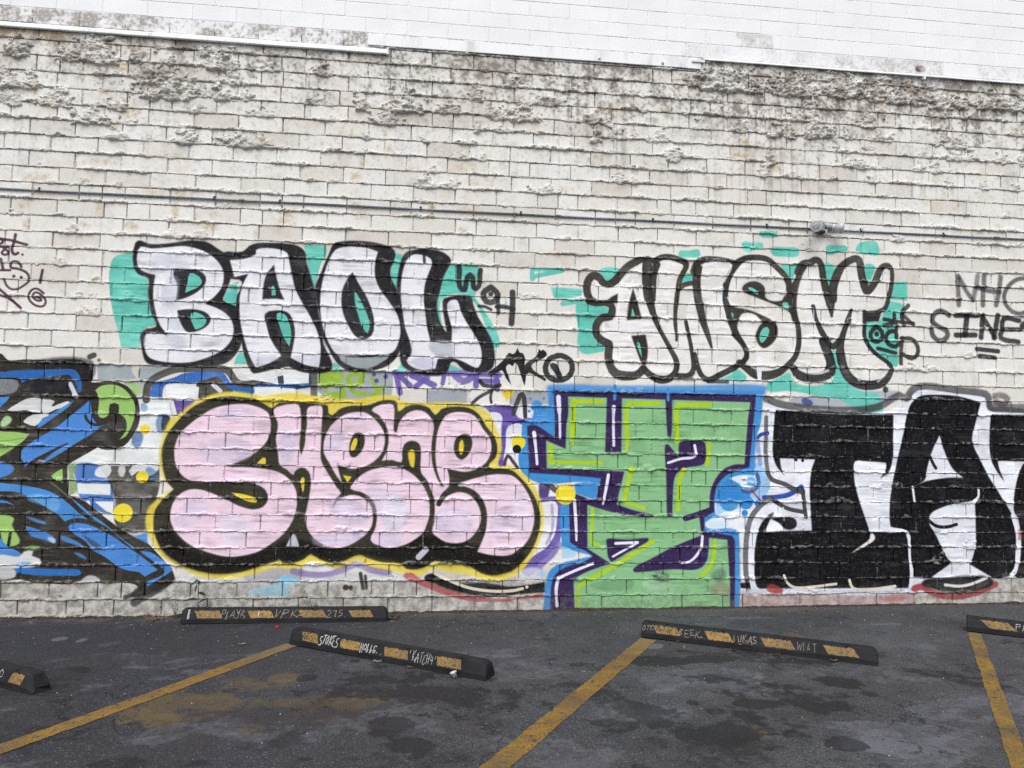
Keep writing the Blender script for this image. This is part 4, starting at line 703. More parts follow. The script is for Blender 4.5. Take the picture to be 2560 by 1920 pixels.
LUMPS = [(-3.87, 5.139, 0.221, 0.182), (-3.2, 5.13, 0.519, 0.206), (-2.812, 5.151, 0.163, 0.104), (-2.076, 5.138, 0.397, 0.168), (-2.692, 4.994, 0.177, 0.134), (-2.545, 4.83, 0.554, 0.329), (-1.941, 4.986, 0.153, 0.134), (-1.644, 5.154, 0.289, 0.083), (-1.088, 5.14, 0.174, 0.106), (-3.919, 4.831, 0.235, 0.151), (-3.73, 4.83, 0.168, 0.146), (-2.02, 4.836, 0.224, 0.138), (-1.792, 4.851, 0.111, 0.115), (-2.191, 4.832, 0.066, 0.126), (-3.897, 4.67, 0.168, 0.13), (-3.491, 4.675, 0.266, 0.153), (-2.956, 4.681, 0.243, 0.152), (-1.181, 4.847, 0.144, 0.103), (-2.256, 4.675, 0.167, 0.087), (-3.183, 4.532, 0.38, 0.145), (-2.94, 4.361, 0.202, 0.117), (-2.327, 4.369, 0.221, 0.119), (-1.759, 4.373, 0.575, 0.112), (-1.558, 4.385, 0.083, 0.097), (-2.918, 3.91, 0.08, 0.064), (-3.562, 4.227, 0.092, 0.05), (-1.641, 4.693, 0.229, 0.077), (-0.999, 4.674, 0.22, 0.061), (-2.678, 4.385, 0.137, 0.054), (-2.837, 4.524, 0.137, 0.054), (-3.045, 5.361, 0.066, 0.066), (-3.274, 3.927, 0.161, 0.053), (-3.783, 3.623, 0.13, 0.065), (-2.434, 3.617, 0.109, 0.05), (-2.148, 3.482, 0.166, 0.067), (-3.29, 3.444, 0.132, 0.065), (-0.713, 4.824, 0.174, 0.199), (-0.323, 4.827, 0.359, 0.197), (0.132, 4.826, 0.212, 0.125), (0.547, 4.845, 0.137, 0.136), (0.827, 4.816, 0.47, 0.143), (1.537, 4.822, 0.207, 0.11), (1.712, 4.817, 0.127, 0.154), (-0.469, 4.661, 0.298, 0.129), (0.411, 4.678, 0.059, 0.13), (0.658, 4.662, 0.201, 0.092), (1.618, 4.65, 0.127, 0.137), (1.874, 4.674, 0.209, 0.094), (2.262, 4.666, 0.196, 0.11), (2.425, 4.506, 0.213, 0.143), (0.405, 4.986, 0.152, 0.122), (0.743, 5.145, 0.186, 0.109), (1.438, 5.154, 0.127, 0.09), (-0.659, 4.525, 0.072, 0.082), (-0.097, 4.537, 0.089, 0.099), (-0.714, 4.36, 0.117, 0.069), (0.448, 4.358, 0.122, 0.07), (0.264, 4.363, 0.229, 0.061), (-0.007, 4.223, 0.089, 0.067), (-0.063, 4.072, 0.209, 0.105), (0.134, 4.052, 0.196, 0.104), (1.845, 4.216, 0.144, 0.088), (2.005, 4.216, 0.096, 0.069), (2.296, 4.369, 0.081, 0.069), (1.072, 4.071, 0.313, 0.08), (1.297, 3.603, 0.125, 0.053), (1.122, 4.979, 0.316, 0.086), (1.984, 5.167, 0.13, 0.058), (2.981, 5.286, 0.762, 0.221), (3.741, 5.281, 0.659, 0.232), (4.258, 5.3, 0.528, 0.206), (4.87, 5.283, 0.755, 0.241), (5.348, 5.247, 0.239, 0.222), (5.582, 5.263, 0.294, 0.175), (6.053, 5.277, 0.595, 0.197), (2.964, 4.996, 0.117, 0.09), (2.864, 5.138, 0.184, 0.095), (3.86, 5.139, 0.173, 0.112), (5.4, 5.165, 0.093, 0.126), (3.926, 4.985, 0.173, 0.112), (3.738, 4.981, 0.258, 0.1), (4.531, 4.99, 0.318, 0.122), (2.682, 4.822, 0.132, 0.09), (3.096, 4.824, 0.218, 0.113), (3.55, 4.828, 0.308, 0.169), (3.959, 4.828, 0.329, 0.154), (4.338, 4.852, 0.192, 0.079), (4.685, 4.832, 0.265, 0.084), (5.463, 4.82, 0.255, 0.135), (5.14, 4.708, 0.161, 0.077), (5.495, 4.695, 0.182, 0.096), (5.692, 4.681, 0.147, 0.111), (6.053, 4.677, 0.203, 0.098), (6.29, 4.69, 0.132, 0.128), (4.18, 4.684, 0.104, 0.073), (3.463, 4.526, 0.119, 0.139), (4.385, 4.521, 0.349, 0.104), (5.101, 4.537, 0.144, 0.092), (5.278, 4.53, 0.145, 0.11), (3.395, 4.374, 0.135, 0.106), (3.698, 4.375, 0.187, 0.06), (4.573, 4.374, 0.141, 0.074), (2.731, 4.37, 0.082, 0.07), (5.434, 4.387, 0.126, 0.058), (5.827, 4.375, 0.128, 0.075), (6.207, 4.378, 0.13, 0.075), (4.839, 3.757, 0.159, 0.082), (6.079, 3.771, 0.201, 0.068), (4.543, 4.689, 0.141, 0.076), (-3.586, 3.169, 0.057, 0.045), (-3.17, 2.863, 0.158, 0.06), (-3.386, 3.145, 0.117, 0.07), (-3.046, 2.997, 0.119, 0.048), (-2.735, 2.858, 0.181, 0.061), (-3.122, 2.704, 0.219, 0.061), (-2.424, 3.459, 0.184, 0.064), (-3.35, 2.124, 0.196, 0.058), (-2.86, 2.104, 0.118, 0.056), (-1.54, 2.868, 0.146, 0.06), (-0.812, 2.55, 0.139, 0.06), (-0.67, 2.855, 0.085, 0.059), (-0.47, 2.716, 0.13, 0.049), (0.295, 2.124, 0.144, 0.059), (-0.965, 1.952, 0.213, 0.059), (0.937, 2.969, 0.229, 0.054), (1.207, 2.554, 0.161, 0.051), (1.545, 2.278, 0.069, 0.047), (2.15, 3.012, 0.071, 0.038), (3.223, 2.578, 0.098, 0.062), (2.071, 2.119, 0.307, 0.053), (4.864, 3.747, 0.145, 0.081), (3.853, 3.604, 0.139, 0.055), (4.083, 2.866, 0.102, 0.075), (4.978, 2.412, 0.52, 0.062), (5.618, 2.574, 0.133, 0.053), (5.206, 3.923, 0.106, 0.055), (3.815, 2.394, 0.15, 0.063), (4.31, 2.874, 0.115, 0.064), (5.811, 2.886, 0.081, 0.052), (-3.263, 0.14, 0.104, 0.05), (-3.534, 0.143, 0.076, 0.025), (-2.11, 0.296, 0.059, 0.052), (-1.774, 0.289, 0.203, 0.062), (-3.569, 0.432, 0.057, 0.025), (-2.912, 0.743, 0.057, 0.041), (-2.795, 0.599, 0.058, 0.041), (-0.778, 0.757, 0.115, 0.054), (-0.316, 0.285, 0.171, 0.047), (-1.0, 0.746, 0.051, 0.043), (-1.43, 1.042, 0.082, 0.054), (-1.111, 0.607, 0.125, 0.032), (-0.776, 1.37, 0.106, 0.045), (2.289, 0.314, 0.152, 0.061), (1.826, 0.311, 0.069, 0.038), (2.133, 1.369, 0.129, 0.047), (1.88, 0.928, 0.209, 0.04), (3.179, 1.208, 0.17, 0.07), (2.997, 0.91, 0.216, 0.047), (1.358, 1.383, 0.183, 0.036), (3.875, 0.134, 0.111, 0.068), (5.227, 0.438, 0.143, 0.105), (5.564, 0.589, 0.144, 0.082), (5.299, 0.754, 0.091, 0.059), (5.47, 0.425, 0.182, 0.058), (4.585, 1.208, 0.127, 0.048), (4.086, 1.204, 0.15, 0.048), (4.158, 1.065, 0.275, 0.048), (4.8, 1.216, 0.128, 0.048), (3.69, 1.062, 0.111, 0.047), (5.957, 0.317, 0.211, 0.07)]
def wear_image():
    w, h = int((WX1-WX0)/WR), int((WZ1-WZ0)/WR)
    zz, xx = np.mgrid[0:h, 0:w].astype(np.float32); X = WX0+(xx+.5)*WR; Z = WZ0+(zz+.5)*WR
    R = np.zeros((h, w), np.float32); G = np.zeros((h, w), np.float32); B = np.zeros((h, w), np.float32)
    r = random.Random(9)
    for a, b, z0, z1, up, c in BR:
        i0, i1, k0, k1 = int((a-WX0)/WR), int((b-WX0)/WR), int((z0-WZ0)/WR), int((z1-WZ0)/WR)
        t = r.random()
        t = t*t*t if not up else t*.15
        R[max(k0, 0):k1, max(i0, 0):i1] = t
        if not up and r.random() < .10: G[max(k0, 0):k1, max(i0, 0):i1] += .14*r.random()
    fn = fbm(X*9, Z*9, 41, 4); fs = fbm(X*34, Z*1.6, 51, 3); f2 = fbm(X*45, Z*45, 61, 3); f3 = fbm(X*1.3, Z*1.1, 71, 3)
    topb = sst(4.5, 5.3, Z+.6*(f3-.5))*np.where(X > -.7, 1., .72)
    mid = sst(3.5, 4.6, Z)
    low = (Z < 5.6)
    G += low*topb*np.clip((fn-.36)*2.4+(f2-.5)*2.2, 0, 1)*.80
    G += low*mid*sst(.5, .8, fs)*(.12+.30*sst(-.5, 2.5, X)*sst(.45, .6, f3))
    G += low*sst(.62, .8, fn)*.14 + low*sst(.62, .74, f2)*.22*(.5+mid)
    # dirt gathered on the ledges just below and above each bed
    dz = Z/BH-np.floor(Z/BH)
    ed = np.minimum(dz, 1-dz)*BH
    G += low*(.16+.16*mid)*np.clip(1-ed/.02, 0, 1)*sst(.40, .7, fn)
    for lx, lz, lw, lh in LUMPS:
        if lh < .02: continue
        q = ((X-lx)/(lw*.62))**2+((Z-lz-lh*.35)/(lh*.95))**2
        G += np.clip(1-q, 0, 1)*(.13 if lz > 3.9 else .03)*np.clip((f2-.25)*1.9, 0, 1)
    ledge = np.where(X < -.6, 5.42, np.where(X < 2.73, 5.48, 5.57))
    dl = ledge-Z
    G += np.clip(1-np.abs(dl-.06)/.16, 0, 1)*(dl > -.01)*np.clip((fn-.25)*1.8, 0, 1)*np.where(X > 2.7, .55, .5)
    for a, z0, b, z1, s in STAIN_RECTS:
        k = ((X > a) & (X < b) & (Z > z0) & (Z < z1))
        G += k*s*np.clip((.55 if s > .42 else .25)+(fn-.42)*2.0+(f2-.5)*1.6, 0, 1)
    for x, z, rx, rz, s in RUST:
        if s == 0: continue
        q = ((X-x)/(rx*1.5+.006))**2+((Z-z)/(rz*1.5+.006))**2
        B += np.clip(1.15-q, 0, 1)*s*np.clip((f2-.2)*1.8, 0, 1)
    B += low*sst(2.2, 3.0, Z)*sst(.64, .8, fbm(X*6, Z*8, 81, 3))*.18
    im = bpy.data.images.new('wear', w, h, alpha=True, float_buffer=False)
    q = ((X-MAROON[0])/.09)**2+((Z-MAROON[1])/.05)**2
    A = 1-sst(.2, .9, np.clip(1.3-q, 0, 1)+(fn-.5)*1.4)*(q < 1.4)
    im.colorspace_settings.name = 'Non-Color'; im.alpha_mode = 'CHANNEL_PACKED'
    im.pixels.foreach_set(np.dstack([np.clip(R, 0, 1), np.clip(G, 0, 1), np.clip(B, 0, 1), A]).astype(np.float32).ravel()); im.update(); im.pack()
    return im
IM_P = paint_image(); IM_W = wear_image()

# ------------------------------------------------------------------ materials
class N:
    def __init__(s, name):
        s.m = bpy.data.materials.new(name); s.m.use_nodes = True; s.t = s.m.node_tree; s.t.nodes.clear()
        s.out = s.n('ShaderNodeOutputMaterial'); s.b = s.n('ShaderNodeBsdfPrincipled'); s.l(s.b.outputs[0], s.out.inputs[0])
    def n(s, t, **k):
        x = s.t.nodes.new(t)
        for a, b in k.items(): setattr(x, a, b)
        return x
    def l(s, a, b): s.t.links.new(a, b)
    def val(s, sock, v):
        if hasattr(v, 'is_linked') or isinstance(v, bpy.types.NodeSocket): s.l(v, sock)
        else: sock.default_value = v
    def mix(s, f, a, b, mode='MIX'):
        x = s.n('ShaderNodeMix', data_type='RGBA', blend_type=mode)
        for sock, v in ((x.inputs[0], f), (x.inputs[6], a), (x.inputs[7], b)):
            if isinstance(v, str): v = (*lin(v), 1)
            s.val(sock, v)
        return x.outputs[2]
    def math(s, op, a, b=0., c=None):
        x = s.n('ShaderNodeMath', operation=op); s.val(x.inputs[0], a); s.val(x.inputs[1], b)
        if c is not None: s.val(x.inputs[2], c)
        return x.outputs[0]
    def ramp(s, f, p0, p1, c0=0., c1=1.):
        x = s.n('ShaderNodeMapRange', interpolation_type='SMOOTHSTEP'); s.val(x.inputs[0], f)
        x.inputs[1].default_value = p0; x.inputs[2].default_value = p1; x.inputs[3].default_value = c0; x.inputs[4].default_value = c1
        return x.outputs[0]
    def noise(s, vec, scale, det=4, rough=.55, out=0, dist=0.):
        x = s.n('ShaderNodeTexNoise'); s.l(vec, x.inputs['Vector']); x.inputs['Scale'].default_value = scale
        x.inputs['Detail'].default_value = det; x.inputs['Roughness'].default_value = rough; x.inputs['Distortion'].default_value = dist
        return x.outputs[out]
    def voro(s, vec, scale, feat='F1', out='Distance'):
        x = s.n('ShaderNodeTexVoronoi', feature=feat); s.l(vec, x.inputs['Vector']); x.inputs['Scale'].default_value = scale
        return x.outputs[out]
    def vmul(s, vec, v):
        x = s.n('ShaderNodeVectorMath', operation='MULTIPLY'); s.l(vec, x.inputs[0]); x.inputs[1].default_value = v; return x.outputs[0]
    def bump(s, h, strength, dist):
        x = s.n('ShaderNodeBump'); x.inputs['Strength'].default_value = strength; x.inputs['Distance'].default_value = dist
        s.l(h, x.inputs['Height']); s.l(x.outputs[0], s.b.inputs['Normal'])
    def img(s, im, pos, x0, x1, z0, z1, axes=('X', 'Z')):
        sp_ = s.n('ShaderNodeSeparateXYZ'); s.l(pos, sp_.inputs[0]); cb = s.n('ShaderNodeCombineXYZ')
        s.l(s.math('MULTIPLY_ADD', sp_.outputs[axes[0]], 1/(x1-x0), -x0/(x1-x0)), cb.inputs[0])
        s.l(s.math('MULTIPLY_ADD', sp_.outputs[axes[1]], 1/(z1-z0), -z0/(z1-z0)), cb.inputs[1])
        t = s.n('ShaderNodeTexImage', image=im, extension='CLIP' if im.name == 'paint' else 'EXTEND', interpolation='Cubic'); s.l(cb.outputs[0], t.inputs[0])
        return t
    def pos(s): return s.n('ShaderNodeNewGeometry').outputs['Position']

def wall_material(name, mortar=False):
    k = N(name); p = k.pos()
    iw = k.img(IM_W, p, WX0, WX0+int((WX1-WX0)/WR)*WR, WZ0, WZ0+int((WZ1-WZ0)/WR)*WR)
    sc = k.n('ShaderNodeSeparateColor'); k.l(iw.outputs[0], sc.inputs[0])
    sx = k.n('ShaderNodeSeparateXYZ'); k.l(p, sx.inputs[0]); z = sx.outputs['Z']
    n1 = k.noise(p, 3.0, 4); n2 = k.noise(p, 22., 5, .62); n3 = k.noise(k.vmul(p, (30, 30, 2.2)), 1., 3)
    pit = k.voro(p, 62.); pitn = k.noise(p, 9., 2)
    pits = k.math('MULTIPLY', k.ramp(pit, .10, .20, 1., 0.), k.ramp(pitn, .50, .62))
    c = k.mix(sc.outputs[0], 'e3e2dd', 'd1cdc5')
    c = k.mix(k.ramp(n1, .45, .75, 0, .40), c, 'd7d3cb')
    # bare cement towards the foot, weathered where no paint was rolled
    foot = k.math('MULTIPLY', k.ramp(z, .22, .46, 1., 0.), .9)
    c = k.mix(foot, c, k.mix(k.ramp(k.noise(p, 12., 6, .7), .38, .62), '807c77', 'bebbb5'))
    c = k.mix(k.ramp(n3, .52, .80, 0, .14), c, '9a938a')
    g = k.math('MULTIPLY', sc.outputs[1], k.ramp(n2, .25, .62, .55, 1.15))
    g = k.math('MINIMUM', g, .92)
    c = k.mix(g, c, k.mix(n2, '655e58', '948d85'))
    c = k.mix(k.math('MULTIPLY', sc.outputs[2], .85), c, k.mix(n2, '9a7220', 'c6b878'))
    if mortar:
        c = k.mix(k.ramp(n2, .40, .56, .34, 0.), c, '7a736b'); c = k.mix(.12, c, '9a948b')
    c = k.mix(k.math('MULTIPLY', pits, .55), c, '6f675f')
    ip = k.img(IM_P, p, PX0, PX0+PW*PR, PZ0, PZ0+PHT*PR)
    wear = k.ramp(k.noise(p, 55., 4, .6), .62, .74, 1., .72)
    a = k.math('MULTIPLY', ip.outputs['Alpha'], wear)
    a = k.math('MULTIPLY', a, k.math('SUBTRACT', 1., k.math('MULTIPLY', pits, .35)))
    if mortar: a = k.math('MULTIPLY', a, k.ramp(n2, .40, .70, 1., .72))
    pc = k.mix(k.ramp(n2, .45, .8, 0., .07), ip.outputs['Color'], '8a857e')
    # dust and scuffs near the ground
    pc = k.mix(k.math('MULTIPLY', k.ramp(z, .02, .30, .55, 0.), k.ramp(n2, .35, .65)), pc, '6e6861')
    c = k.mix(a, c, pc)
    k.l(c, k.b.inputs['Base Color'])
    k.l(k.math('SUBTRACT', .88, k.math('MULTIPLY', a, .22)), k.b.inputs['Roughness'])
    k.b.inputs['Specular IOR Level'].default_value = .10
    h = k.math('ADD', k.noise(p, 120., 5, .65), k.math('MULTIPLY', pits, -1.2))
    h = k.math('ADD', h, k.math('MULTIPLY', n2, .6))
    k.bump(h, .6 if mortar else .28, .004)
    return k.m
M_BRICK = wall_material('painted_block'); M_MORTAR = wall_material('squeezed_mortar', True)

def white_wall_material(name, groove=False):
    k = N(name); p = k.pos()
    iw = k.img(IM_W, p, WX0, WX0+int((WX1-WX0)/WR)*WR, WZ0, WZ0+int((WZ1-WZ0)/WR)*WR)
    sc = k.n('ShaderNodeSeparateColor'); k.l(iw.outputs[0], sc.inputs[0])
    n1 = k.noise(p, 2.2, 4); n2 = k.noise(p, 30., 5, .6); n3 = k.noise(k.vmul(p, (26, 26, 2.)), 1., 3)
    c = k.mix(k.ramp(n1, .3, .7), 'eff0f2', 'e9eaec') if not groove else k.mix(n1, 'e2e3e6', 'dadbde')
    c = k.mix(sc.outputs[0], c, 'd8d9da')
    c = k.mix(k.ramp(n3, .58, .85, 0, .15), c, 'a9a6a0')
    c = k.mix(k.math('MINIMUM', k.math('MULTIPLY', sc.outputs[1], k.ramp(n2, .35, .6, .35, 1.2)), .85), c, k.mix(n2, '77706a', 'a89f92'))
    c = k.mix(iw.outputs['Alpha'], '5b4245', c)
    k.l(c, k.b.inputs['Base Color']); k.b.inputs['Roughness'].default_value = .75
    k.b.inputs['Specular IOR Level'].default_value = .3
    k.bump(k.math('ADD', k.noise(p, 90., 5, .6), n2), .22, .003)
    return k.m
M_WHITE = white_wall_material('white_painted_block'); M_GROOVE = white_wall_material('white_painted_joint', True)

def simple(name, c0, c1, scale=20., rough=.6, metal=0., spec=.4, bump=.15, dist=.002, obj_space=True):
    k = N(name)
    p = k.n('ShaderNodeTexCoord').outputs['Object'] if obj_space else k.pos()
    n = k.noise(p, scale, 5, .6)
    k.l(k.mix(k.ramp(n, .3, .7), c0, c1), k.b.inputs['Base Color'])
    k.b.inputs['Roughness'].default_value = rough; k.b.inputs['Metallic'].default_value = metal; k.b.inputs['Specular IOR Level'].default_value = spec
    k.bump(n, bump, dist)
    return k.m
def flashing_material():
    k = N('painted_flashing'); p = k.pos()
    n1 = k.noise(k.vmul(p, (7, 7, 1.2)), 1., 4); n2 = k.noise(p, 40., 4); n3 = k.noise(k.vmul(p, (40, 40, 2)), 1., 3)
    c = k.mix(k.ramp(n1, .48, .75), 'e4e5e7', 'bfc0c0'); c = k.mix(k.ramp(n3, .60, .8, 0, .45), c, '96938e'); c = k.mix(k.ramp(n2, .62, .78, 0, .4), c, '8a857d')
    k.l(c, k.b.inputs['Base Color']); k.b.inputs['Roughness'].default_value = .6; k.bump(n1, .2, .004)
    return k.m
M_FLASH = flashing_material()
M_PIPE = simple('galvanised_conduit', '6b7379', '828a90', 30, .42, .45, .5)
M_CLIP = simple('grey_clip', '5d646a', '787f85', 30, .5, .5)
M_FIX = simple('grey_enamel', '777a83', '8b8e97', 25, .45, .1)
M_SOCK = simple('dark_socket', '2c2e32', '3d4045', 25, .5)
M_GASKET = simple('white_gasket', 'd8d9da', 'e6e6e6', 25, .5)
M_SILVER = simple('frosted_reflector', 'a9abb0', 'c0c2c6', 14, .34, .1, .6, .05)
M_LENSG = simple('pressed_glass_lens', '8b8e90', 'b2b5b6', 70, .12, 0, .8, .4)
def rubber_material():
    k = N('wheel_stop_rubber'); p = k.n('ShaderNodeTexCoord').outputs['Object']
    n = k.noise(p, 8., 5, .6); n2 = k.noise(p, 90., 4, .6); n3 = k.noise(k.vmul(p, (1, 8, 8)), 6., 4)
    sx = k.n('ShaderNodeSeparateXYZ'); k.l(p, sx.inputs[0])
    c = k.mix(k.ramp(n, .3, .7), '131417', '212226'); c = k.mix(k.ramp(n3, .5, .8, 0, .5), c, '34353a'); c = k.mix(k.ramp(n2, .66, .76, 0, .5), c, '6a6a6e')
    c = k.mix(k.ramp(sx.outputs['Z'], .0, .03, .55, 0.), c, '2b2724')
    k.l(c, k.b.inputs['Base Color']); k.b.inputs['Roughness'].default_value = .72; k.b.inputs['Specular IOR Level'].default_value = .3; k.bump(k.math('ADD', n2, n), .35, .002)
    return k.m
M_RUB = rubber_material()
def panel_material():
    k = N('worn_yellow_panel'); p = k.n('ShaderNodeTexCoord').outputs['Object']
    n = k.noise(p, 14., 5, .65); n2 = k.noise(p, 70., 4, .6); n3 = k.noise(p, 5., 3)
    c = k.mix(k.ramp(n, .35, .65), '866a36', 'a07d40'); c = k.mix(k.ramp(n3, .4, .7), c, '7b633a')
    c = k.mix(k.ramp(n2, .50, .62, 0, .85), c, '3f3626')
    k.l(c, k.b.inputs['Base Color']); k.b.inputs['Roughness'].default_value = .7; k.bump(k.math('ADD', n2, n), .6, .003)
    return k.m
M_PANEL = panel_material()
M_CHALK = simple('white_paint_pen', '8f8e8a', 'c9c8c5', 60, .7)
M_BEIGE = simple('beige_paint_pen', '756d5e', 'a89f8d', 60, .7)
M_INK = simple('black_marker', '191919', '2a2622', 60, .7)
M_BOLT = simple('near_black', '0d0d0e', '141415', 60, .9)  # shade of the bolt holes as a flat colour; also the wire's own black

# ------------------------------------------------------------------ ground
STAINS = [('d', -0.783, -1.816, 0.059, 0.069, 0.9), ('d', -0.494, -1.463, 0.041, 0.049, 0.8), ('d', -0.122, -1.9, 0.408, 0.353, 0.35), ('d', 0.169, -2.233, 0.462, 0.479, 0.45), ('d', -0.188, -2.694, 0.138, 0.152, 0.6), ('d', -0.059, -2.287, 0.1, 0.087, 0.5), ('d', 1.266, -2.464, 0.278, 0.445, 0.45), ('d', 1.087, -2.771, 0.188, 0.152, 0.5), ('d', 1.732, -1.641, 0.18, 0.136, 0.6), ('d', 2.199, -2.322, 0.347, 0.313, 0.55), ('d', 2.127, -2.534, 0.154, 0.124, 0.7), ('d', 2.872, -2.177, 0.127, 0.13, 0.8), ('d', 1.769, -2.945, 0.138, 0.142, 0.8), ('d', 1.965, -2.72, 0.219, 0.139, 0.5), ('d', 2.323, -3.157, 0.111, 0.104, 0.8), ('d', 2.132, -3.032, 0.092, 0.076, 0.4), ('d', 1.703, -2.479, 0.046, 0.048, 0.9), ('d', 2.927, -2.418, 0.067, 0.058, 0.5), ('d', -0.876, -2.909, 0.127, 0.08, 0.4), ('d', -0.024, -2.956, 0.13, 0.096, 0.4), ('d', -0.721, -2.844, 0.13, 0.139, 0.5), ('d', 3.8, -2.291, 0.169, 0.329, 0.5), ('d', 0.421, -0.874, 0.066, 0.073, 0.3), ('d', 0.606, -0.46, 0.213, 0.112, 0.3), ('d', -2.343, -1.884, 0.153, 0.114, 0.5), ('d', 2.08, -1.618, 0.244, 0.138, 0.5), ('d', 2.735, -1.765, 0.241, 0.094, 0.4), ('b', 2.047, -2.596, 0.402, 0.428, 0.5), ('b', -0.402, -2.586, 0.256, 0.33, 0.5), ('b', -1.051, -2.532, 0.463, 0.297, 0.3), ('b', 1.746, -3.054, 0.202, 0.163, 0.4), ('b', 0.231, -2.577, 0.334, 0.411, 0.3), ('b', 4.941, -0.756, 0.452, 0.138, 0.4), ('b', 2.333, -2.093, 0.337, 0.255, 0.4), ('b', 4.02, -1.765, 0.187, 0.248, 0.3), ('y', -1.579, -2.427, 0.279, 0.145, 0.8), ('y', -1.33, -2.184, 0.372, 0.186, 0.6), ('y', -1.091, -1.944, 0.261, 0.147, 0.6), ('y', -0.966, -1.793, 0.108, 0.121, 0.7), ('y', -0.895, -2.288, 0.221, 0.18, 0.55), ('y', -0.456, -2.289, 0.273, 0.144, 0.45), ('y', -0.963, -2.714, 0.089, 0.117, 0.3), ('y', 1.93, -2.959, 0.032, 0.125, 0.6), ('y', 3.13, -1.029, 0.069, 0.122, 0.5), ('w', -2.898, -0.707, 0.053, 0.072, 1.0), ('w', -2.712, -0.744, 0.046, 0.072, 0.7), ('w', -2.461, -0.863, 0.093, 0.093, 0.35), ('w', -2.555, -0.311, 0.081, 0.097, 0.3), ('w', -2.417, -0.822, 0.062, 0.071, 0.3), ('w', 1.834, -1.232, 0.084, 0.067, 1.0), ('w', -1.914, -1.317, 0.578, 0.226, 0.25), ('w', -2.586, -1.361, 0.451, 0.138, 0.2), ('w', 4.121, -0.7, 0.223, 0.054, 0.5), ('w', 3.001, -0.406, 0.227, 0.044, 0.4), ('w', 0.616, -1.408, 0.121, 0.061, 0.3), ('w', 2.349, -2.026, 0.04, 0.041, 0.7), ('w', -1.478, -1.252, 0.236, 0.083, 0.25), ('w', 2.676, -3.389, 0.256, 0.401, 0.3), ('w', 1.347, -3.273, 0.251, 0.299, 0.2)]
GX0, GX1, GY0, GY1, GR = -7., 9., -7.2, .1, .010
def ground_image():
    w, h = int((GX1-GX0)/GR), int((GY1-GY0)/GR)
    yy, xx = np.mgrid[0:h, 0:w].astype(np.float32); X = GX0+(xx+.5)*GR; Y = GY0+(yy+.5)*GR
    ch = {k: np.zeros((h, w), np.float32) for k in 'dbyw'}
    f = fbm(X*5, Y*5, 201, 4); f2 = fbm(X*24, Y*24, 211, 3); f4 = fbm(X*2, Y*2, 231, 3)
    for t, x, y, rx, ry, s in STAINS:
        soft = 1. if rx < .16 else .0
        q = np.hypot((X-x+.6*(Y-y)*(rx > .16))/rx, (Y-y)/ry)
        q = q + (f-.5)*(2.1 if not soft else .9)+(f2-.5)*(1.1 if not soft else .6)
        e = sst(1.15, .35 if not soft else .75, q)
        ch[t] = np.maximum(ch[t], e*s)
    nr = sst(-.7, -1.7, Y)
    f5 = fbm(X*1.5+5, Y*1.9, 281, 5, .6); f6 = fbm(X*9, Y*11, 291, 4, .6)
    ch['d'] += (sst(.54, .66, f5)*.42*np.clip(.3+1.4*f6, 0, 1) + sst(.60, .72, f6)*.30)*(.35+.65*nr) + sst(.55, .8, f4)*.22
    ch['w'] += sst(.47, .36, f5)*.42*nr*np.clip(.4+1.1*f6, 0, 1)
    ch['b'] += sst(.48, .68, fbm(X*1.3, Y*1.6, 251, 4))*.34*nr
    ch['w'] += sst(.60, .85, fbm(X*1.1+Y*.9, (Y*1.1-X*.6)*5, 261, 3))*.28
    ch['y'] *= np.clip(-.1+1.2*f2+.9*f6, 0, 1)
    im = bpy.data.images.new('ground_wear', w, h, alpha=True, float_buffer=False); im.colorspace_settings.name = 'Non-Color'; im.alpha_mode = 'CHANNEL_PACKED'
    im.pixels.foreach_set(np.dstack([np.clip(ch[k], 0, 1) for k in 'dbyw']).astype(np.float32).ravel()); im.update(); im.pack()
    return im, w, h
IM_G, gw, gh = ground_image()
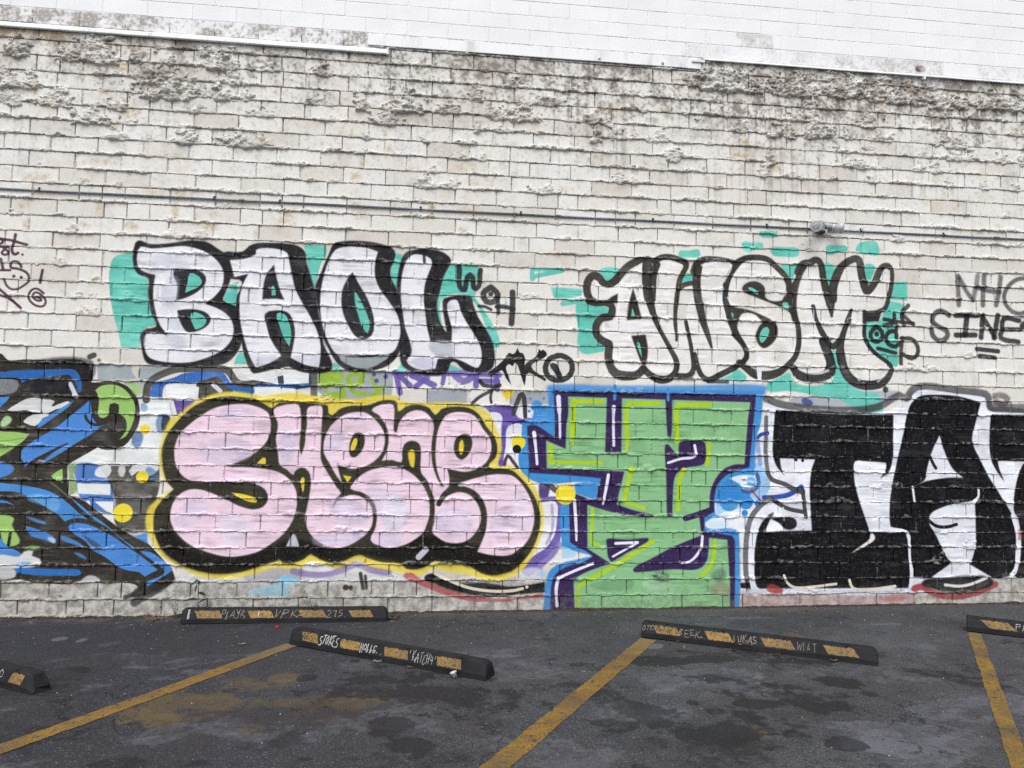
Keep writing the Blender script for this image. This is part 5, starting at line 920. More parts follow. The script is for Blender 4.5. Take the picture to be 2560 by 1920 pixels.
def asphalt():
    k = N('asphalt'); p = k.pos()
    im = k.img(IM_G, p, GX0, GX0+gw*GR, GY0, GY0+gh*GR, ('X', 'Y')); sc = k.n('ShaderNodeSeparateColor'); k.l(im.outputs[0], sc.inputs[0])
    sx = k.n('ShaderNodeSeparateXYZ'); k.l(p, sx.inputs[0])
    n1 = k.noise(p, .9, 4); n2 = k.noise(p, 6., 5, .6); n3 = k.noise(p, 75., 4, .75)
    side = k.ramp(k.math('ADD', sx.outputs['X'], k.math('MULTIPLY', n1, 2.)), -1.6, 3.4)
    c = k.mix(side, '34363d', '56575a'); c = k.mix(k.ramp(n1, .35, .7, 0, .6), c, '37373c'); c = k.mix(k.ramp(n2, .35, .75, 0, .35), c, '222226')
    # aggregate
    vo = k.n('ShaderNodeTexVoronoi', feature='F1'); k.l(p, vo.inputs['Vector']); vo.inputs['Scale'].default_value = 82.
    cs = k.n('ShaderNodeSeparateColor'); k.l(vo.outputs['Color'], cs.inputs[0])
    near = k.ramp(sx.outputs['Y'], -.9, -2.3, .25, 1.)
    agg = k.math('MULTIPLY', k.math('MULTIPLY', k.ramp(cs.outputs[0], .60, .98), k.ramp(vo.outputs['Distance'], .38, .16, 0., 1.)), near)
    c = k.mix(k.math('MULTIPLY', agg, .85), c, '97989c')
    c = k.mix(k.math('MULTIPLY', k.ramp(n3, .46, .60), .62), c, '111113')
    c = k.mix(k.math('MULTIPLY', k.ramp(k.voro(p, 33.), .055, .03, 0., 1.), k.ramp(k.noise(p, 14., 1), .5, .6)), c, 'b4b4b2')
    # cracks
    wv = k.n('ShaderNodeVectorMath', operation='ADD'); k.l(p, wv.inputs[0]); k.l(k.vmul(k.noise(p, 2.2, 5, .65, 1), (.7, .7, 0.)), wv.inputs[1])
    ed = k.voro(k.vmul(wv.outputs[0], (1, 1, 0)), 1.15, 'DISTANCE_TO_EDGE')
    crack = k.math('MULTIPLY', k.ramp(ed, .003, .009, 1., 0.), k.ramp(k.noise(p, 1.3, 3), .50, .60))
    ed2 = k.voro(k.vmul(wv.outputs[0], (1, 1, 0)), 3.6, 'DISTANCE_TO_EDGE')
    crack = k.math('MAXIMUM', crack, k.math('MULTIPLY', k.ramp(ed2, .006, .02, .8, 0.), k.ramp(k.noise(p, .8, 3), .58, .68)))
    c = k.mix(k.math('MULTIPLY', sc.outputs[1], .75), c, '322927')
    c = k.mix(k.math('MULTIPLY', sc.outputs[2], .78), c, k.mix(n2, '7d6830', '54492f'))
    nb = k.noise(p, 20., 6, .72)
    dd = k.ramp(k.math('ADD', sc.outputs[0], k.math('MULTIPLY', k.math('SUBTRACT', nb, .5), 1.1)), .22, .62)
    ww = k.ramp(k.math('ADD', im.outputs['Alpha'], k.math('MULTIPLY', k.math('SUBTRACT', nb, .5), 1.0)), .12, .75)
    c = k.mix(k.math('MULTIPLY', ww, .46), c, '74777f')
    c = k.mix(k.math('MULTIPLY', dd, .72), c, '131214')
    c = k.mix(k.math('MULTIPLY', crack, .75), c, '131314')
    # grit and soil at the foot of the wall
    c = k.mix(k.math('MULTIPLY', k.ramp(sx.outputs['Y'], -.32, -.02), k.ramp(n2, .40, .62)), c, k.mix(n3, '2b2826', '6f6861'))
    k.l(c, k.b.inputs['Base Color']); k.l(k.math('SUBTRACT', .86, k.math('MULTIPLY', sc.outputs[0], .18)), k.b.inputs['Roughness']); k.b.inputs['Specular IOR Level'].default_value = .35
    h = k.math('ADD', k.math('MULTIPLY', agg, .9), k.math('ADD', n3, k.math('MULTIPLY', crack, -3.)))
    k.bump(k.math('ADD', h, k.math('MULTIPLY', n2, 1.5)), .5, .004)
    return k.m
M_ASPH = asphalt()
nx, ny = 60, 30
V = []; F = []
xs = [-200, -60, -20]+[-12+i*.5 for i in range(54)]+[25, 70, 200]
ys = [-200, -60, -25]+[-12+i*.4 for i in range(31)]+[30, 100, 200]
for j, y in enumerate(ys):
    for i, x in enumerate(xs):
        V.append((x, y, gz(max(-15, min(15, x)))+.004*math.sin(x*1.7+y*.8)*math.sin(y*1.1-x*.4)*(1 if abs(x) < 15 and -12 < y < 1 else 0)*min(1, abs(y)*.8)))
for j in range(len(ys)-1):
    for i in range(len(xs)-1):
        a = j*len(xs)+i; F.append((a, a+1, a+len(xs)+1, a+len(xs)))
g = obj('asphalt_ground', mesh('asphalt_ground', V, F, M_ASPH, True), kind='structure', label='dark worn asphalt of the parking lot')
def ground_h(x, y):
    return gz(x)+.004*math.sin(x*1.7+y*.8)*math.sin(y*1.1-x*.4)*min(1, abs(y)*.8)

GP = {'S1': ((-2.102, -0.295), (-0.325, -0.319)), 'S2': ((-1.056, -0.995), (0.431, -1.982)), 'S3': ((1.81, -0.985), (3.35, -1.869)), 'S4': ((4.738, -1.006), (5.071, -1.248)), 'S5': ((-2.733, -1.837), (-2.471, -2.006)), 'line1': [(-1.091, -0.985), (-0.998, -1.058), (-2.232, -2.773), (-2.157, -2.912)], 'line2': [(1.781, -1.019), (1.899, -1.11), (0.308, -3.275), (0.447, -3.287)], 'line3': [(4.71, -1.052), (4.785, -1.109), (3.02, -3.512), (3.133, -3.522)], 'cap': (-1.248, -0.467), 'cup': (0.225, -1.894), 'paper1': (-1.415, -0.972), 'paper2': (-0.327, -1.523), 'leaf1': (-0.086, -1.671), 'leaf2': (2.708, -1.565), 'leaf3': (3.078, -1.743), 'leaf4': (2.431, -1.407), 'leaf5': (2.073, -1.146), 'leaf6': (3.678, -0.219), 'paper3': (2.187, -0.292), 'wire': (0.471, -1.963), 'pile': (-0.279, -0.288), 'weedL': (-2.223, -0.17), 'leafyW': (-1.96, -0.174), 'shrub': (-0.864, -0.248), 'stalk': (-2.095, -0.179)}
def line_material():
    k = N('worn_yellow_line'); p = k.pos()
    n = k.noise(p, 9., 5, .6); n2 = k.noise(p, 130., 4, .7); n3 = k.noise(p, 2.2, 3)
    c = k.mix(k.ramp(n, .35, .7), '92701d', '7a5e26'); c = k.mix(k.ramp(n3, .42, .66), c, '6c5630')
    c = k.mix(k.ramp(n2, .46, .62, 0, .8), c, '38302a'); c = k.mix(k.ramp(k.noise(p, 17., 6, .75), .56, .62, 0, .9), c, '333336')
    sx = k.n('ShaderNodeSeparateXYZ'); k.l(p, sx.inputs[0])
    c = k.mix(k.ramp(sx.outputs['Y'], -1.6, -1.0, 0., .5), c, '756a55')
    k.l(c, k.b.inputs['Base Color']); k.b.inputs['Roughness'].default_value = .8; k.bump(n2, .4, .003)
    return k.m
M_LINE = line_material()
for key, lab in (('line1', 'worn yellow stall line left of the scribbled wheel stop'), ('line2', 'worn yellow stall line running up to the middle wheel stop'), ('line3', 'worn yellow stall line at the far right of the lot')):
    a, b, c, d = [Vector(p) for p in GP[key]]
    # far pair a,b ; near pair c,d ; carried on past the frame
    ax = (((c+d)/2)-((a+b)/2)); L = ax.length; ax = ax/L; nr = Vector((-ax.y, ax.x))
    wd = abs((b-a).dot(nr)); wd2 = abs((d-c).dot(nr)); wm = (wd+wd2)/2
    o0 = (a+b)/2; r = random.Random(ord(key[4])); n = int((L+2.6)/.035); V = []; F = []
    for i in range(n+1):
        q = o0+ax*(i*.035-.03)
        for s in (-1, 1):
            v = q+nr*s*(wm/2+r.uniform(-.0035, .0035)+.002*math.sin(i*.37+s*2)); V.append((v.x, v.y, ground_h(v.x, v.y)+.004))
    for i in range(n): F.append((2*i, 2*i+1, 2*i+3, 2*i+2))
    obj('parking_line', mesh('parking_line', V, F, M_LINE), kind='structure', label=lab)

# ------------------------------------------------------------------ block walls
def in_view(x, z, mg=40):
    d = Vector((x, 0, z))-Vector((0, -CD, CZ)); w_ = d.dot(FWD)
    px, py = 1280+FPX*d.dot(RGT)/w_, 960-FPX*d.dot(UPV)/w_
    return -mg < px < 2560+mg and -mg < py < 1920+mg, w_
def brick_verts(rnd, bev=.006):
    # unit brick: x,z in -.5..* in metres for a .398 x .143 face, origin at the face centre, y to the back
    hx, hz = .1985, .0715; V = []
    j = lambda s: rnd.uniform(-s, s)
    for (sx_, sz_) in ((-1, -1), (1, -1), (1, 1), (-1, 1)): V.append((sx_*(hx-bev)+j(.002), -.0+j(.0012), sz_*(hz-bev)+j(.0018)))
    for (sx_, sz_) in ((-1, -1), (1, -1), (1, 1), (-1, 1)): V.append((sx_*hx+j(.0012), bev*.9, sz_*hz+j(.0012)))
    for (sx_, sz_) in ((-1, -1), (1, -1), (1, 1), (-1, 1)): V.append((sx_*hx, .06, sz_*hz))
    return np.array(V)
BF = [(0, 1, 2, 3)] + [(4+i, 4+(i+1) % 4, (i+1) % 4, i) for i in range(4)] + [(8+i, 8+(i+1) % 4, 4+(i+1) % 4, 4+i) for i in range(4)]
rb = random.Random(77)
def variants(name, mat, n, bev):
    return [mesh(name, brick_verts(rb, bev), BF, mat) for _ in range(n)]
VB = variants('brick', M_BRICK, 12, .006); VU = variants('block', M_WHITE, 6, .004)
wall_t = thing('block_wall', 'lower slumped block wall with rough oozing mortar and graffiti, under the metal flashing', 'wall')
upper_t = thing('white_building_wall', 'smooth white painted block wall rising above the metal flashing', 'wall')
lows, ups = [], []
for a, b, z0, z1, up, c in BR:
    x, z = (a+b)/2, (z0+z1)/2; vis, dist = in_view(x, z)
    (ups if up else lows).append((-(b-a)/dist**2 if vis else 1., a, b, z0, z1, c))
def place(lst, root, name, vs, restname, gap, mat, proud, rseed):
    lst = sorted(lst); r = random.Random(rseed); rest = []
    cnt = 0
    for key, a, b, z0, z1, c in lst:
        gx = gap+r.uniform(-.002, .003); gzz = gap+r.uniform(-.002, .002)
        sx_, sz_ = (b-a-gx)/.397, (z1-z0-gzz)/.143
        x, z = (a+b)/2, (z0+z1)/2+r.uniform(-.0015, .0015)*(1 if proud > .002 else .3)
        y = r.uniform(-proud, proud); rx, ry, rz = [r.gauss(0, .004 if proud > .002 else .001) for _ in range(3)]
        v = r.choice(vs)
        if key < 0 and cnt < 300:
            o = obj(name, v, root); o.location = (x, y, z); o.scale = (sx_, 1, sz_); o.rotation_euler = (rx, ry*.8, rz); cnt += 1
        else: rest.append((v, x, y, z, sx_, sz_, rx, ry, rz))
    if rest:
        VV = []; FF = []; base = np.array(BF)
        for i, (v, x, y, z, sx_, sz_, rx, ry, rz) in enumerate(rest):
            A = np.array([p.co for p in v.vertices]); A = A*np.array([sx_, 1, sz_])
            A[:, 1] += A[:, 0]*rz-A[:, 2]*rx; A[:, 2] -= A[:, 0]*ry*.8
            VV.append(A+np.array([x, y, z])); FF.append(base+12*i)
        obj(restname, mesh(restname, np.concatenate(VV), np.concatenate(FF), mat), root, kind='stuff')
    return cnt
place(lows, wall_t, 'brick', VB, 'small_brick', .0088, M_BRICK, .0035, 1)
place(ups, upper_t, 'block', VU, 'small_block', .0042, M_WHITE, .0012, 2)

# joint backing
def slab(name, x0, x1, y0, y1, z0, z1, mat, parent=None, **k):
    V = [(x, y, z) for z in (z0, z1) for y in (y0, y1) for x in (x0, x1)]
    F = [(0, 1, 5, 4), (2, 6, 7, 3), (0, 4, 6, 2), (1, 3, 7, 5), (4, 5, 7, 6), (0, 2, 3, 1)]
    return obj(name, mesh(name, V, F, mat), parent, **k)
slab('wall_core', -7.2, 9.8, .026, .2, -.2, 5.50, M_MORTAR, wall_t)
slab('joint_backing', -7.2, 9.8, .0030, .2, 5.502, 8.31, M_GROOVE, upper_t)

# mortar: a dense height field that pokes out between and over the blocks
def mortar_mesh():
    X1 = np.arange(-4.9, 7.4, .0062); Z1 = np.arange(-.05, 5.60, .0052)
    X, Z = np.meshgrid(X1.astype(np.float32), Z1.astype(np.float32))
    D0 = -.022
    bil = lambda sx_, sz_, sd, o=2: np.abs(fbm(X*sx_, Z*sz_, sd, o)-.5)*2
    crag = np.clip(bil(30, 34, 351)*1.5, 0, 1.3); fine = np.clip(bil(66, 72, 361, 1)*1.2, 0, 1)
    wob = (vnoise(X*16, Z*5, 301)-.5)*.012+(vnoise(X*55, Z*20, 303)-.5)*.0065
    J = np.round(Z/BH); dz = Z-J*BH+wob*.7
    zone = np.interp(Z, [0, .9, 1.6, 3.3, 4.1, 5.0, 5.5], [.80, .85, .85, .9, 1.05, 1.15, .9]).astype(np.float32)
    pr = fbm(X*2.8+J*3.1, J*7.31, 311, 3)
    thin = sst(.24, .36, pr); a = sst(.43, .64, pr)*zone
    f1 = fbm(X*13, J*3.7, 321, 3); f2 = fbm(X*11, J*5.1+50, 331, 2)
    zt = .0042+thin*.0055+a*(.004+.030*np.clip((f1-.30)*2.2, 0, 1))
    zb = -.0005-thin*.0015-a*.016*np.clip((f2-.42)*2.5, 0, 1)
    mid_ = (zt+zb)/2; hw = (zt-zb)/2
    t = (dz-mid_)/hw
    t = np.where(t < 0, -np.abs(t)**2.2, t)                       # square lower lip, sloping top
    p = np.sqrt(np.clip(1-t*t, 0, 1))
    top = thin*(.005+.005*f2)+a*(.005+.015*f1)
    H = np.where(np.abs(t) < 1, -.016+p*(.008+top*(.45+.75*crag+.3*fine)+.008*thin), D0)
    for c in range(37):                                            # head joints: some flush, some squeezed out, some open
        for x in joints(c, -5.0, 7.5):
            i0, i1 = np.searchsorted(X1, (x-.03, x+.03)); k0, k1 = np.searchsorted(Z1, (c*BH+.004, (c+1)*BH-.004))
            if i1 <= i0 or k1 <= k0: continue
            q = random.Random(int(x*997)+c*31).random()
            d = (X[k0:k1, i0:i1]-x+wob[k0:k1, i0:i1]*.6)
            op = .45 if c < 8 else .22
            if q < op: continue
            hgt, wid = (-.006, .006) if q < .70 else (.004, .008)
            e = np.sqrt(np.clip(1-(d/wid)**2, 0, 1))
            hh = np.where(np.abs(d) < wid, -.012+e*(hgt+.012)*(.6+.6*crag[k0:k1, i0:i1]), D0)
            H[k0:k1, i0:i1] = np.maximum(H[k0:k1, i0:i1], hh)
    rl = random.Random(4)
    L = list(LUMPS)
    for _ in range(1500):
        c = rl.randrange(1, 36); x = rl.uniform(-4.8, 7.3)
        L.append((x, c*BH, rl.uniform(.03, .20)*(1 if c > 20 else .9), rl.uniform(.008, .034)*(1.2 if c > 24 else .75)))
    for x, z, w_, h_ in L:
        c = round(z/BH); zb_ = c*BH if abs(z-c*BH) < .06 and h_ < .13 else z-.005
        h_ = max(h_, .009)
        i0, i1 = np.searchsorted(X1, (x-w_*.75, x+w_*.75)); k0, k1 = np.searchsorted(Z1, (zb_-h_*.4-.012, zb_+h_*1.3))
        if i1-i0 < 2 or k1-k0 < 2: continue
        xx, zz = X[k0:k1, i0:i1], Z[k0:k1, i0:i1]; cg = crag[k0:k1, i0:i1]; fi = fine[k0:k1, i0:i1]
        u = (xx-x)/(w_*.5)
        ww = (fbm(xx*14, zz*20, 391, 3)-.5)*1.9+(vnoise(xx*70, zz*70, 395)-.5)*.3
        v = np.where(zz > zb_, (zz-zb_)/h_, (zb_-zz)/(.008+.12*h_))
        q = np.sqrt(u*u+v*v)+ww
        e = np.clip(1-q*q, 0, 1)**.42
        hm = min(.046, .009+.19*h_+.014*min(1, w_))
        big = fbm(xx*15, zz*19, 397, 3, .45); fold = np.abs(fbm(xx*9, zz*16, 399, 2)-.5)*3
        hh = np.where(q < 1, -.006+e*hm*(.08+.30*cg+.75*big+.55*np.clip(fold, 0, 1)+.14*fi), D0)
        H[k0:k1, i0:i1] = np.maximum(H[k0:k1, i0:i1], hh)
    lt = np.where(X < -.6, 5.41, np.where(X < 2.73, 5.46, 5.565))
    H = np.where(Z > lt, D0-.01, H)
    keep = H > D0+.001
    K = keep[:-1, :-1] | keep[1:, :-1] | keep[:-1, 1:] | keep[1:, 1:]
    nX = len(X1); ids = (np.arange(len(Z1))[:, None]*nX+np.arange(nX)[None])
    q = np.stack([ids[:-1, :-1][K], ids[:-1, 1:][K], ids[1:, 1:][K], ids[1:, :-1][K]], 1)
    used = np.unique(q); mp = np.zeros(nX*len(Z1), np.int32); mp[used] = np.arange(len(used))
    V = np.stack([X.ravel()[used], -H.ravel()[used], Z.ravel()[used]], 1)
    return mesh('mortar', V, mp[q], M_MORTAR, True)
obj('mortar', mortar_mesh(), wall_t, kind='stuff')

# ------------------------------------------------------------------ metal flashing along the top of the lower wall
def prism(name, prof, x0, x1, mat, parent=None, dz=0., n=1, jit=0., seed=0, **k):
    # prof: closed (y,z) outline, extruded along x with slight wander
    r = random.Random(seed); m = len(prof); V = []; F = []
    for i in range(n+1):
        x = x0+(x1-x0)*i/n; jy, jz = r.uniform(-jit, jit), r.uniform(-jit, jit)
        for y, z in prof: V.append((x, y+jy, z+dz*i/n+jz))
    for i in range(n):
        for j in range(m):
            a = i*m+j; b = i*m+(j+1) % m; F.append((a, b, b+m, a+m))
    F.append(tuple(range(m))); F.append(tuple(n*m+j for j in range(m))[::-1])
    bm = bmesh.new(); vs = [bm.verts.new(v) for v in V]
    for f in F: bm.faces.new([vs[i] for i in f])
    bmesh.ops.recalc_face_normals(bm, faces=bm.faces)
    return bm_obj(name, bm, mat, parent, **k)
fl = thing('metal_flashing', 'narrow white metal flashing strip with stained lower edge, at the upper left', 'flashing', (0, 0, 0), 0, 'flashing strips along the top of the graffiti wall')
prism('strip', [(-.004, 5.382), (-.030, 5.380), (-.034, 5.386), (-.028, 5.415), (-.008, 5.437), (-.004, 5.437)], -7.2, -2.62, M_FLASH, fl, n=18, jit=.0012, seed=1)
prism('strip', [(-.0045, 5.381), (-.032, 5.378), (-.037, 5.384), (-.030, 5.418), (-.009, 5.440), (-.0045, 5.440)], -2.66, -.475, M_FLASH, fl, n=10, jit=.0012, seed=2)
prism('end_cap', [(-.003, 5.374), (-.040, 5.374), (-.040, 5.432), (-.003, 5.444)], -.487, -.470, M_FLASH, fl)
fl2 = thing('metal_flashing', 'wide flat white metal flashing with rain streaks, in the middle of the wall top', 'flashing', (0, 0, 0), 0, 'flashing strips along the top of the graffiti wall')
prism('strip', [(-.005, 5.466), (-.018, 5.462), (-.021, 5.466), (-.013, 5.578), (-.005, 5.579)], -.672, .05, M_FLASH, fl2, n=4, jit=.0012, seed=3)
prism('strip', [(-.006, 5.468), (-.020, 5.462), (-.024, 5.466), (-.015, 5.580), (-.006, 5.581)], .044, 2.70, M_FLASH, fl2, n=12, jit=.0016, seed=4)
prism('end_cap', [(-.004, 5.535), (-.034, 5.532), (-.034, 5.556), (-.004, 5.560)], 2.60, 2.735, M_FLASH, fl2)
for x in (.47, 1.62, 2.28):
    prism('rivet_plate', [(-.0125, 5.475), (-.0245, 5.475), (-.0215, 5.505), (-.0125, 5.505)], x, x+.028, M_CLIP, fl2)
fl3 = thing('metal_flashing', 'thin dark edged drip strip under the white blocks, at the upper right', 'flashing', (0, 0, 0), 0, 'flashing strips along the top of the graffiti wall')
prism('strip', [(-.005, 5.566), (-.036, 5.556), (-.038, 5.562), (-.012, 5.590), (-.005, 5.591)], 2.738, 9.8, M_FLASH, fl3, n=24, jit=.0012, seed=5)
prism('clip', [(-.013, 5.53), (-.045, 5.524), (-.045, 5.566), (-.013, 5.580)], 5.14, 5.165, M_FLASH, fl3)

# ------------------------------------------------------------------ conduit and twin flood lamp
def tube(bm, p, q, r0, r1=None, n=12, cap=True):
    r1 = r0 if r1 is None else r1; p, q = Vector(p), Vector(q); d = (q-p).normalized()
    u = d.orthogonal().normalized(); v = d.cross(u); A, B = [], []
    for i in range(n):
        t = 2*math.pi*i/n; e = u*math.cos(t)+v*math.sin(t); A.append(bm.verts.new(p+e*r0)); B.append(bm.verts.new(q+e*r1))
    for i in range(n): bm.faces.new((A[i], A[(i+1) % n], B[(i+1) % n], B[i]))
    if cap: bm.faces.new(A[::-1]); bm.faces.new(B)
def lathe(bm, o, d, prof, n=24, closed=False):
    o, d = Vector(o), Vector(d).normalized(); u = d.orthogonal().normalized(); v = d.cross(u); R = []
    for s, r in prof: R.append([bm.verts.new(o+d*s+(u*math.cos(2*math.pi*i/n)+v*math.sin(2*math.pi*i/n))*r) for i in range(n)])
    for a, b in zip(R[:-1], R[1:]):
        for i in range(n): bm.faces.new((a[i], a[(i+1) % n], b[(i+1) % n], b[i]))
    bm.faces.new(R[0][::-1]); bm.faces.new(R[-1])
CZc = 3.855
def conduit(name, xs_, label, seed):
    t = thing(name, label, 'conduit', (0, 0, 0), 0, 'grey electrical conduit along the wall')
    bm = bmesh.new(); r = random.Random(seed)
    P = [Vector((x, -.0125+r.uniform(-.001, .001), CZc+r.uniform(-.002, .002))) for x in xs_]
    for a, b in zip(P[:-1], P[1:]): tube(bm, a, b+(b-a).normalized()*.002, .0098, n=10)
    bm_obj('pipe', bm, M_PIPE, t, True)
    return t, P
tl, P = conduit('conduit', [-7.2, -4.6, -2.6, -.9, 1.0, 2.5, 3.93], 'long thin grey conduit pipe left of the flood lamp', 3)
tr, P2 = conduit('conduit', [4.06, 5.4, 6.8, 8.2, 9.8], 'short run of grey conduit pipe right of the flood lamp', 4)
def coupling(x, t, l=.055):
    bm = bmesh.new(); tube(bm, (x-l/2, -.020, CZc), (x+l/2, -.020, CZc), .0130, n=12)
    tube(bm, (x-.012, -.030, CZc+.004), (x-.012, -.036, CZc+.004), .0035, n=6); tube(bm, (x+.012, -.030, CZc+.004), (x+.012, -.036, CZc+.004), .0035, n=6)
    bm_obj('coupling', bm, M_CLIP, t)
def strap(x, t):
    bm = bmesh.new()
    for i in range(6):
        a0, a1 = math.pi*i/6, math.pi*(i+1)/6; rr = .0115
        p0 = (x, -.019-rr*math.sin(a0), CZc+rr*math.cos(a0)); p1 = (x, -.019-rr*math.sin(a1), CZc+rr*math.cos(a1))
        v = [bm.verts.new((x+s*.010, p[1], p[2])) for p in (p0, p1) for s in (-1, 1)]; bm.faces.new((v[0], v[1], v[3], v[2]))
    for s0 in (1,):
        v = [bm.verts.new((x+sx_*.010, -.012, CZc+zz)) for sx_, zz in ((-1, .0115), (1, .0115), (1, .030), (-1, .030))]; bm.faces.new(v)
    bmesh.ops.solidify(bm, geom=bm.faces[:], thickness=.002)
    tube(bm, (x, -.014, CZc+.022), (x, -.021, CZc+.022), .004, n=6)
    bm_obj('strap', bm, M_CLIP, t)
for x in (-1.80, .80, 1.235): coupling(x, tl, .05 if x > 1 else .045)
for x in (-3.6, -2.05, -1.45, -.12, .86, 2.2, 3.40): strap(x, tl)
coupling(5.95, tr)
for x in (4.42, 5.35, 6.5, 8.0): strap(x, tr)

fx = thing('flood_lamp', 'grey twin flood lamp with two bulbs on the conduit line', 'flood lamp', (3.957, 0, 3.875))
bm = bmesh.new(); lathe(bm, (0, -.016, 0), (0, -1, 0), [(0, .062), (.030, .064), (.040, .058), (.050, .040), (.056, .018)], 22); bm_obj('junction_cover', bm, M_FIX, fx, True)
bm = bmesh.new()
for k, (w_, z0, z1) in enumerate(((.034, -.055, .005),)):
    V8 = [bm.verts.new((sx_*w_, yy, zz)) for zz in (z0, z1) for yy in (-.055, -.082) for sx_ in (-1, 1)]
    for f in ((0, 1, 5, 4), (2, 6, 7, 3), (0, 4, 6, 2), (1, 3, 7, 5), (4, 5, 7, 6), (0, 2, 3, 1)): bm.faces.new([V8[i] for i in f])
bmesh.ops.bevel(bm, geom=bm.edges[:], offset=.006, segments=2, affect='EDGES'); bmesh.ops.recalc_face_normals(bm, faces=bm.faces); bm_obj('arm_bracket', bm, M_FIX, fx)
bm = bmesh.new(); lathe(bm, (.012, -.045, -.050), (.15, -.45, -1), [(0, .034), (.02, .036), (.028, .030), (.032, .012)], 16); bm_obj('photo_sensor', bm, M_SOCK, fx, True)
def lamp(o, d, lens_first):
    o = Vector(o); d = Vector(d).normalized()
    bm = bmesh.new(); tube(bm, o-d*.012, o+d*.015, .013, n=10); bm_obj('knuckle', bm, M_SOCK, fx, True)
    bm = bmesh.new(); lathe(bm, o+d*.012, d, [(0, .018), (.006, .024), (.060, .027), (.068, .030)], 18); h = bm_obj('lamp_holder', bm, M_FIX, fx, True)
    bm = bmesh.new(); lathe(bm, o+d*.078, d, [(0, .028), (.002, .034), (.009, .035), (.011, .030)], 20); bm_obj('gasket', bm, M_GASKET, h, True)
    bm = bmesh.new(); lathe(bm, o+d*.086, d, [(0, .022), (.012, .028), (.03, .042), (.055, .055), (.075, .060), (.082, .060)], 28)
    bl = bm_obj('bulb', bm, M_SILVER, fx, True)
    bm = bmesh.new(); lathe(bm, o+d*.1685, d, [(0, .0595), (.004, .060), (.012, .052), (.018, .034), (.021, .012)], 28); bm_obj('lens', bm, M_SILVER if not lens_first else M_LENSG, bl, True)
    if lens_first:
        bm = bmesh.new(); lathe(bm, o+d*.172, d, [(0, .058), (.010, .060), (.012, .056), (.0122, .047)], 28); bm_obj('rim', bm, M_SILVER, bl, True)
    return o, d
lamp((-.050, -.056, -.010), (-.45, -.85, -.22), True)
lamp((.040, -.058, -.006), (.88, -.44, -.16), False)
o_, d_ = Vector((-.050, -.056, -.010)), Vector((-.45, -.85, -.22)).normalized()
bm = bmesh.new(); lathe(bm, o_+d_*.1691, d_, [(0, .016), (.006, .014), (.011, .006)], 14); bm_obj('burner', bm, M_GASKET, fx, True)

# ------------------------------------------------------------------ wheel stops
PROF = [(-.075, 0), (-.0755, .036), (-.073, .044), (-.047, .109), (-.038, .118), (.038, .118), (.047, .109), (.073, .044), (.0755, .036), (.075, 0)]
SL0, SL1 = Vector((-.073, .044)), Vector((-.047, .109)); SLN = Vector((-(SL1-SL0).y, (SL1-SL0).x)).normalized()
HALF = .89
def stop_pt(u, t, off):
    # u: metres from the left end, t: 0 top of slope .. 1 bottom
    q = SL1+(SL0-SL1)*t+SLN*off
    return (u-HALF, q.x, q.y)
GLY = {
 'P': [[(0, 1), (0.05, 0), (.6, .05), (.62, .35), (.1, .5)]], 'L': [[(.1, 0), (.0, .95), (.35, .9), (.3, .6)]], 'A': [[(0, 1), (.35, 0), (.7, 1)], [(.1, .6), (.6, .6)]],
 'Y': [[(0, 0), (.3, .5), (.7, 0)], [(.6, .1), (.4, 1), (0, .95)]], 'R': [[(.1, 1), (.15, 0), (.6, .1), (.55, .4), (.15, .5), (.7, .8), (.9, .75), (.85, 1.2)]],
 'U': [[(0, 0), (.15, .9), (.6, .9), (.7, 0)]], 'V': [[(0, 0), (.25, 1), (.55, .1)]], 'K': [[(.05, 0), (.1, 1)], [(.6, .0), (.1, .5), (.8, .95), (.95, .7)]],
 '2': [[(0, .2), (.4, 0), (.6, .25), (0, .95), (.7, .9)]], '7': [[(0, .1), (.7, .05), (.3, 1)]], '5': [[(.7, .0), (.25, .1), (.2, .45), (.65, .5), (.7, .85), (.1, 1)]], '.': [[(.1, .9), (.18, .95)]],
 'E': [[(.6, 0), (0, .05), (.05, .95), (.6, .95)], [(.05, .5), (.5, .5)]], 'S': [[(.6, .05), (.1, .15), (.15, .45), (.6, .55), (.55, .9), (0, .95)]], 'T': [[(0, .05), (.7, .0)], [(.35, .0), (.3, 1)]], 'O': [[(.3, .05), (.0, .4), (.15, .9), (.55, .85), (.6, .3), (.3, .05)]],
 'H': [[(0, 0), (.05, 1)], [(.6, 0), (.55, 1)], [(.05, .5), (.55, .45)]], 'G': [[(.6, .1), (.1, .2), (.0, .8), (.5, .95), (.6, .6), (.3, .6)]], 'C': [[(.6, .1), (.15, .15), (.0, .7), (.3, .95), (.6, .85)]], '4': [[(.1, 0), (.05, .55), (.6, .5)], [(.5, .1), (.45, 1)]],
 'I': [[(.2, 0), (.2, 1)]], 'B': [[(.05, 1), (.05, .05), (.5, .1), (.1, .5), (.6, .7), (.05, .98)]], 'W': [[(0, 0), (.2, 1), (.4, .3), (.6, 1), (.8, 0)]], 'M': [[(0, 1), (.05, 0), (.35, .6), (.65, 0), (.7, 1)]], '-': [[(0, .6), (.5, .55)]], "'": [[(.2, 0), (.15, .25)]], 'X': [[(0, 0), (.6, 1)], [(.6, .0), (0, 1)]], '_': [[(0, 1.1), (.7, 1.12)]], 'l': [[(0.1, .1), (0, .9)]], 'D': [[(0, 0), (.05, 1), (.6, .6), (.5, .15), (0, 0)]],
}
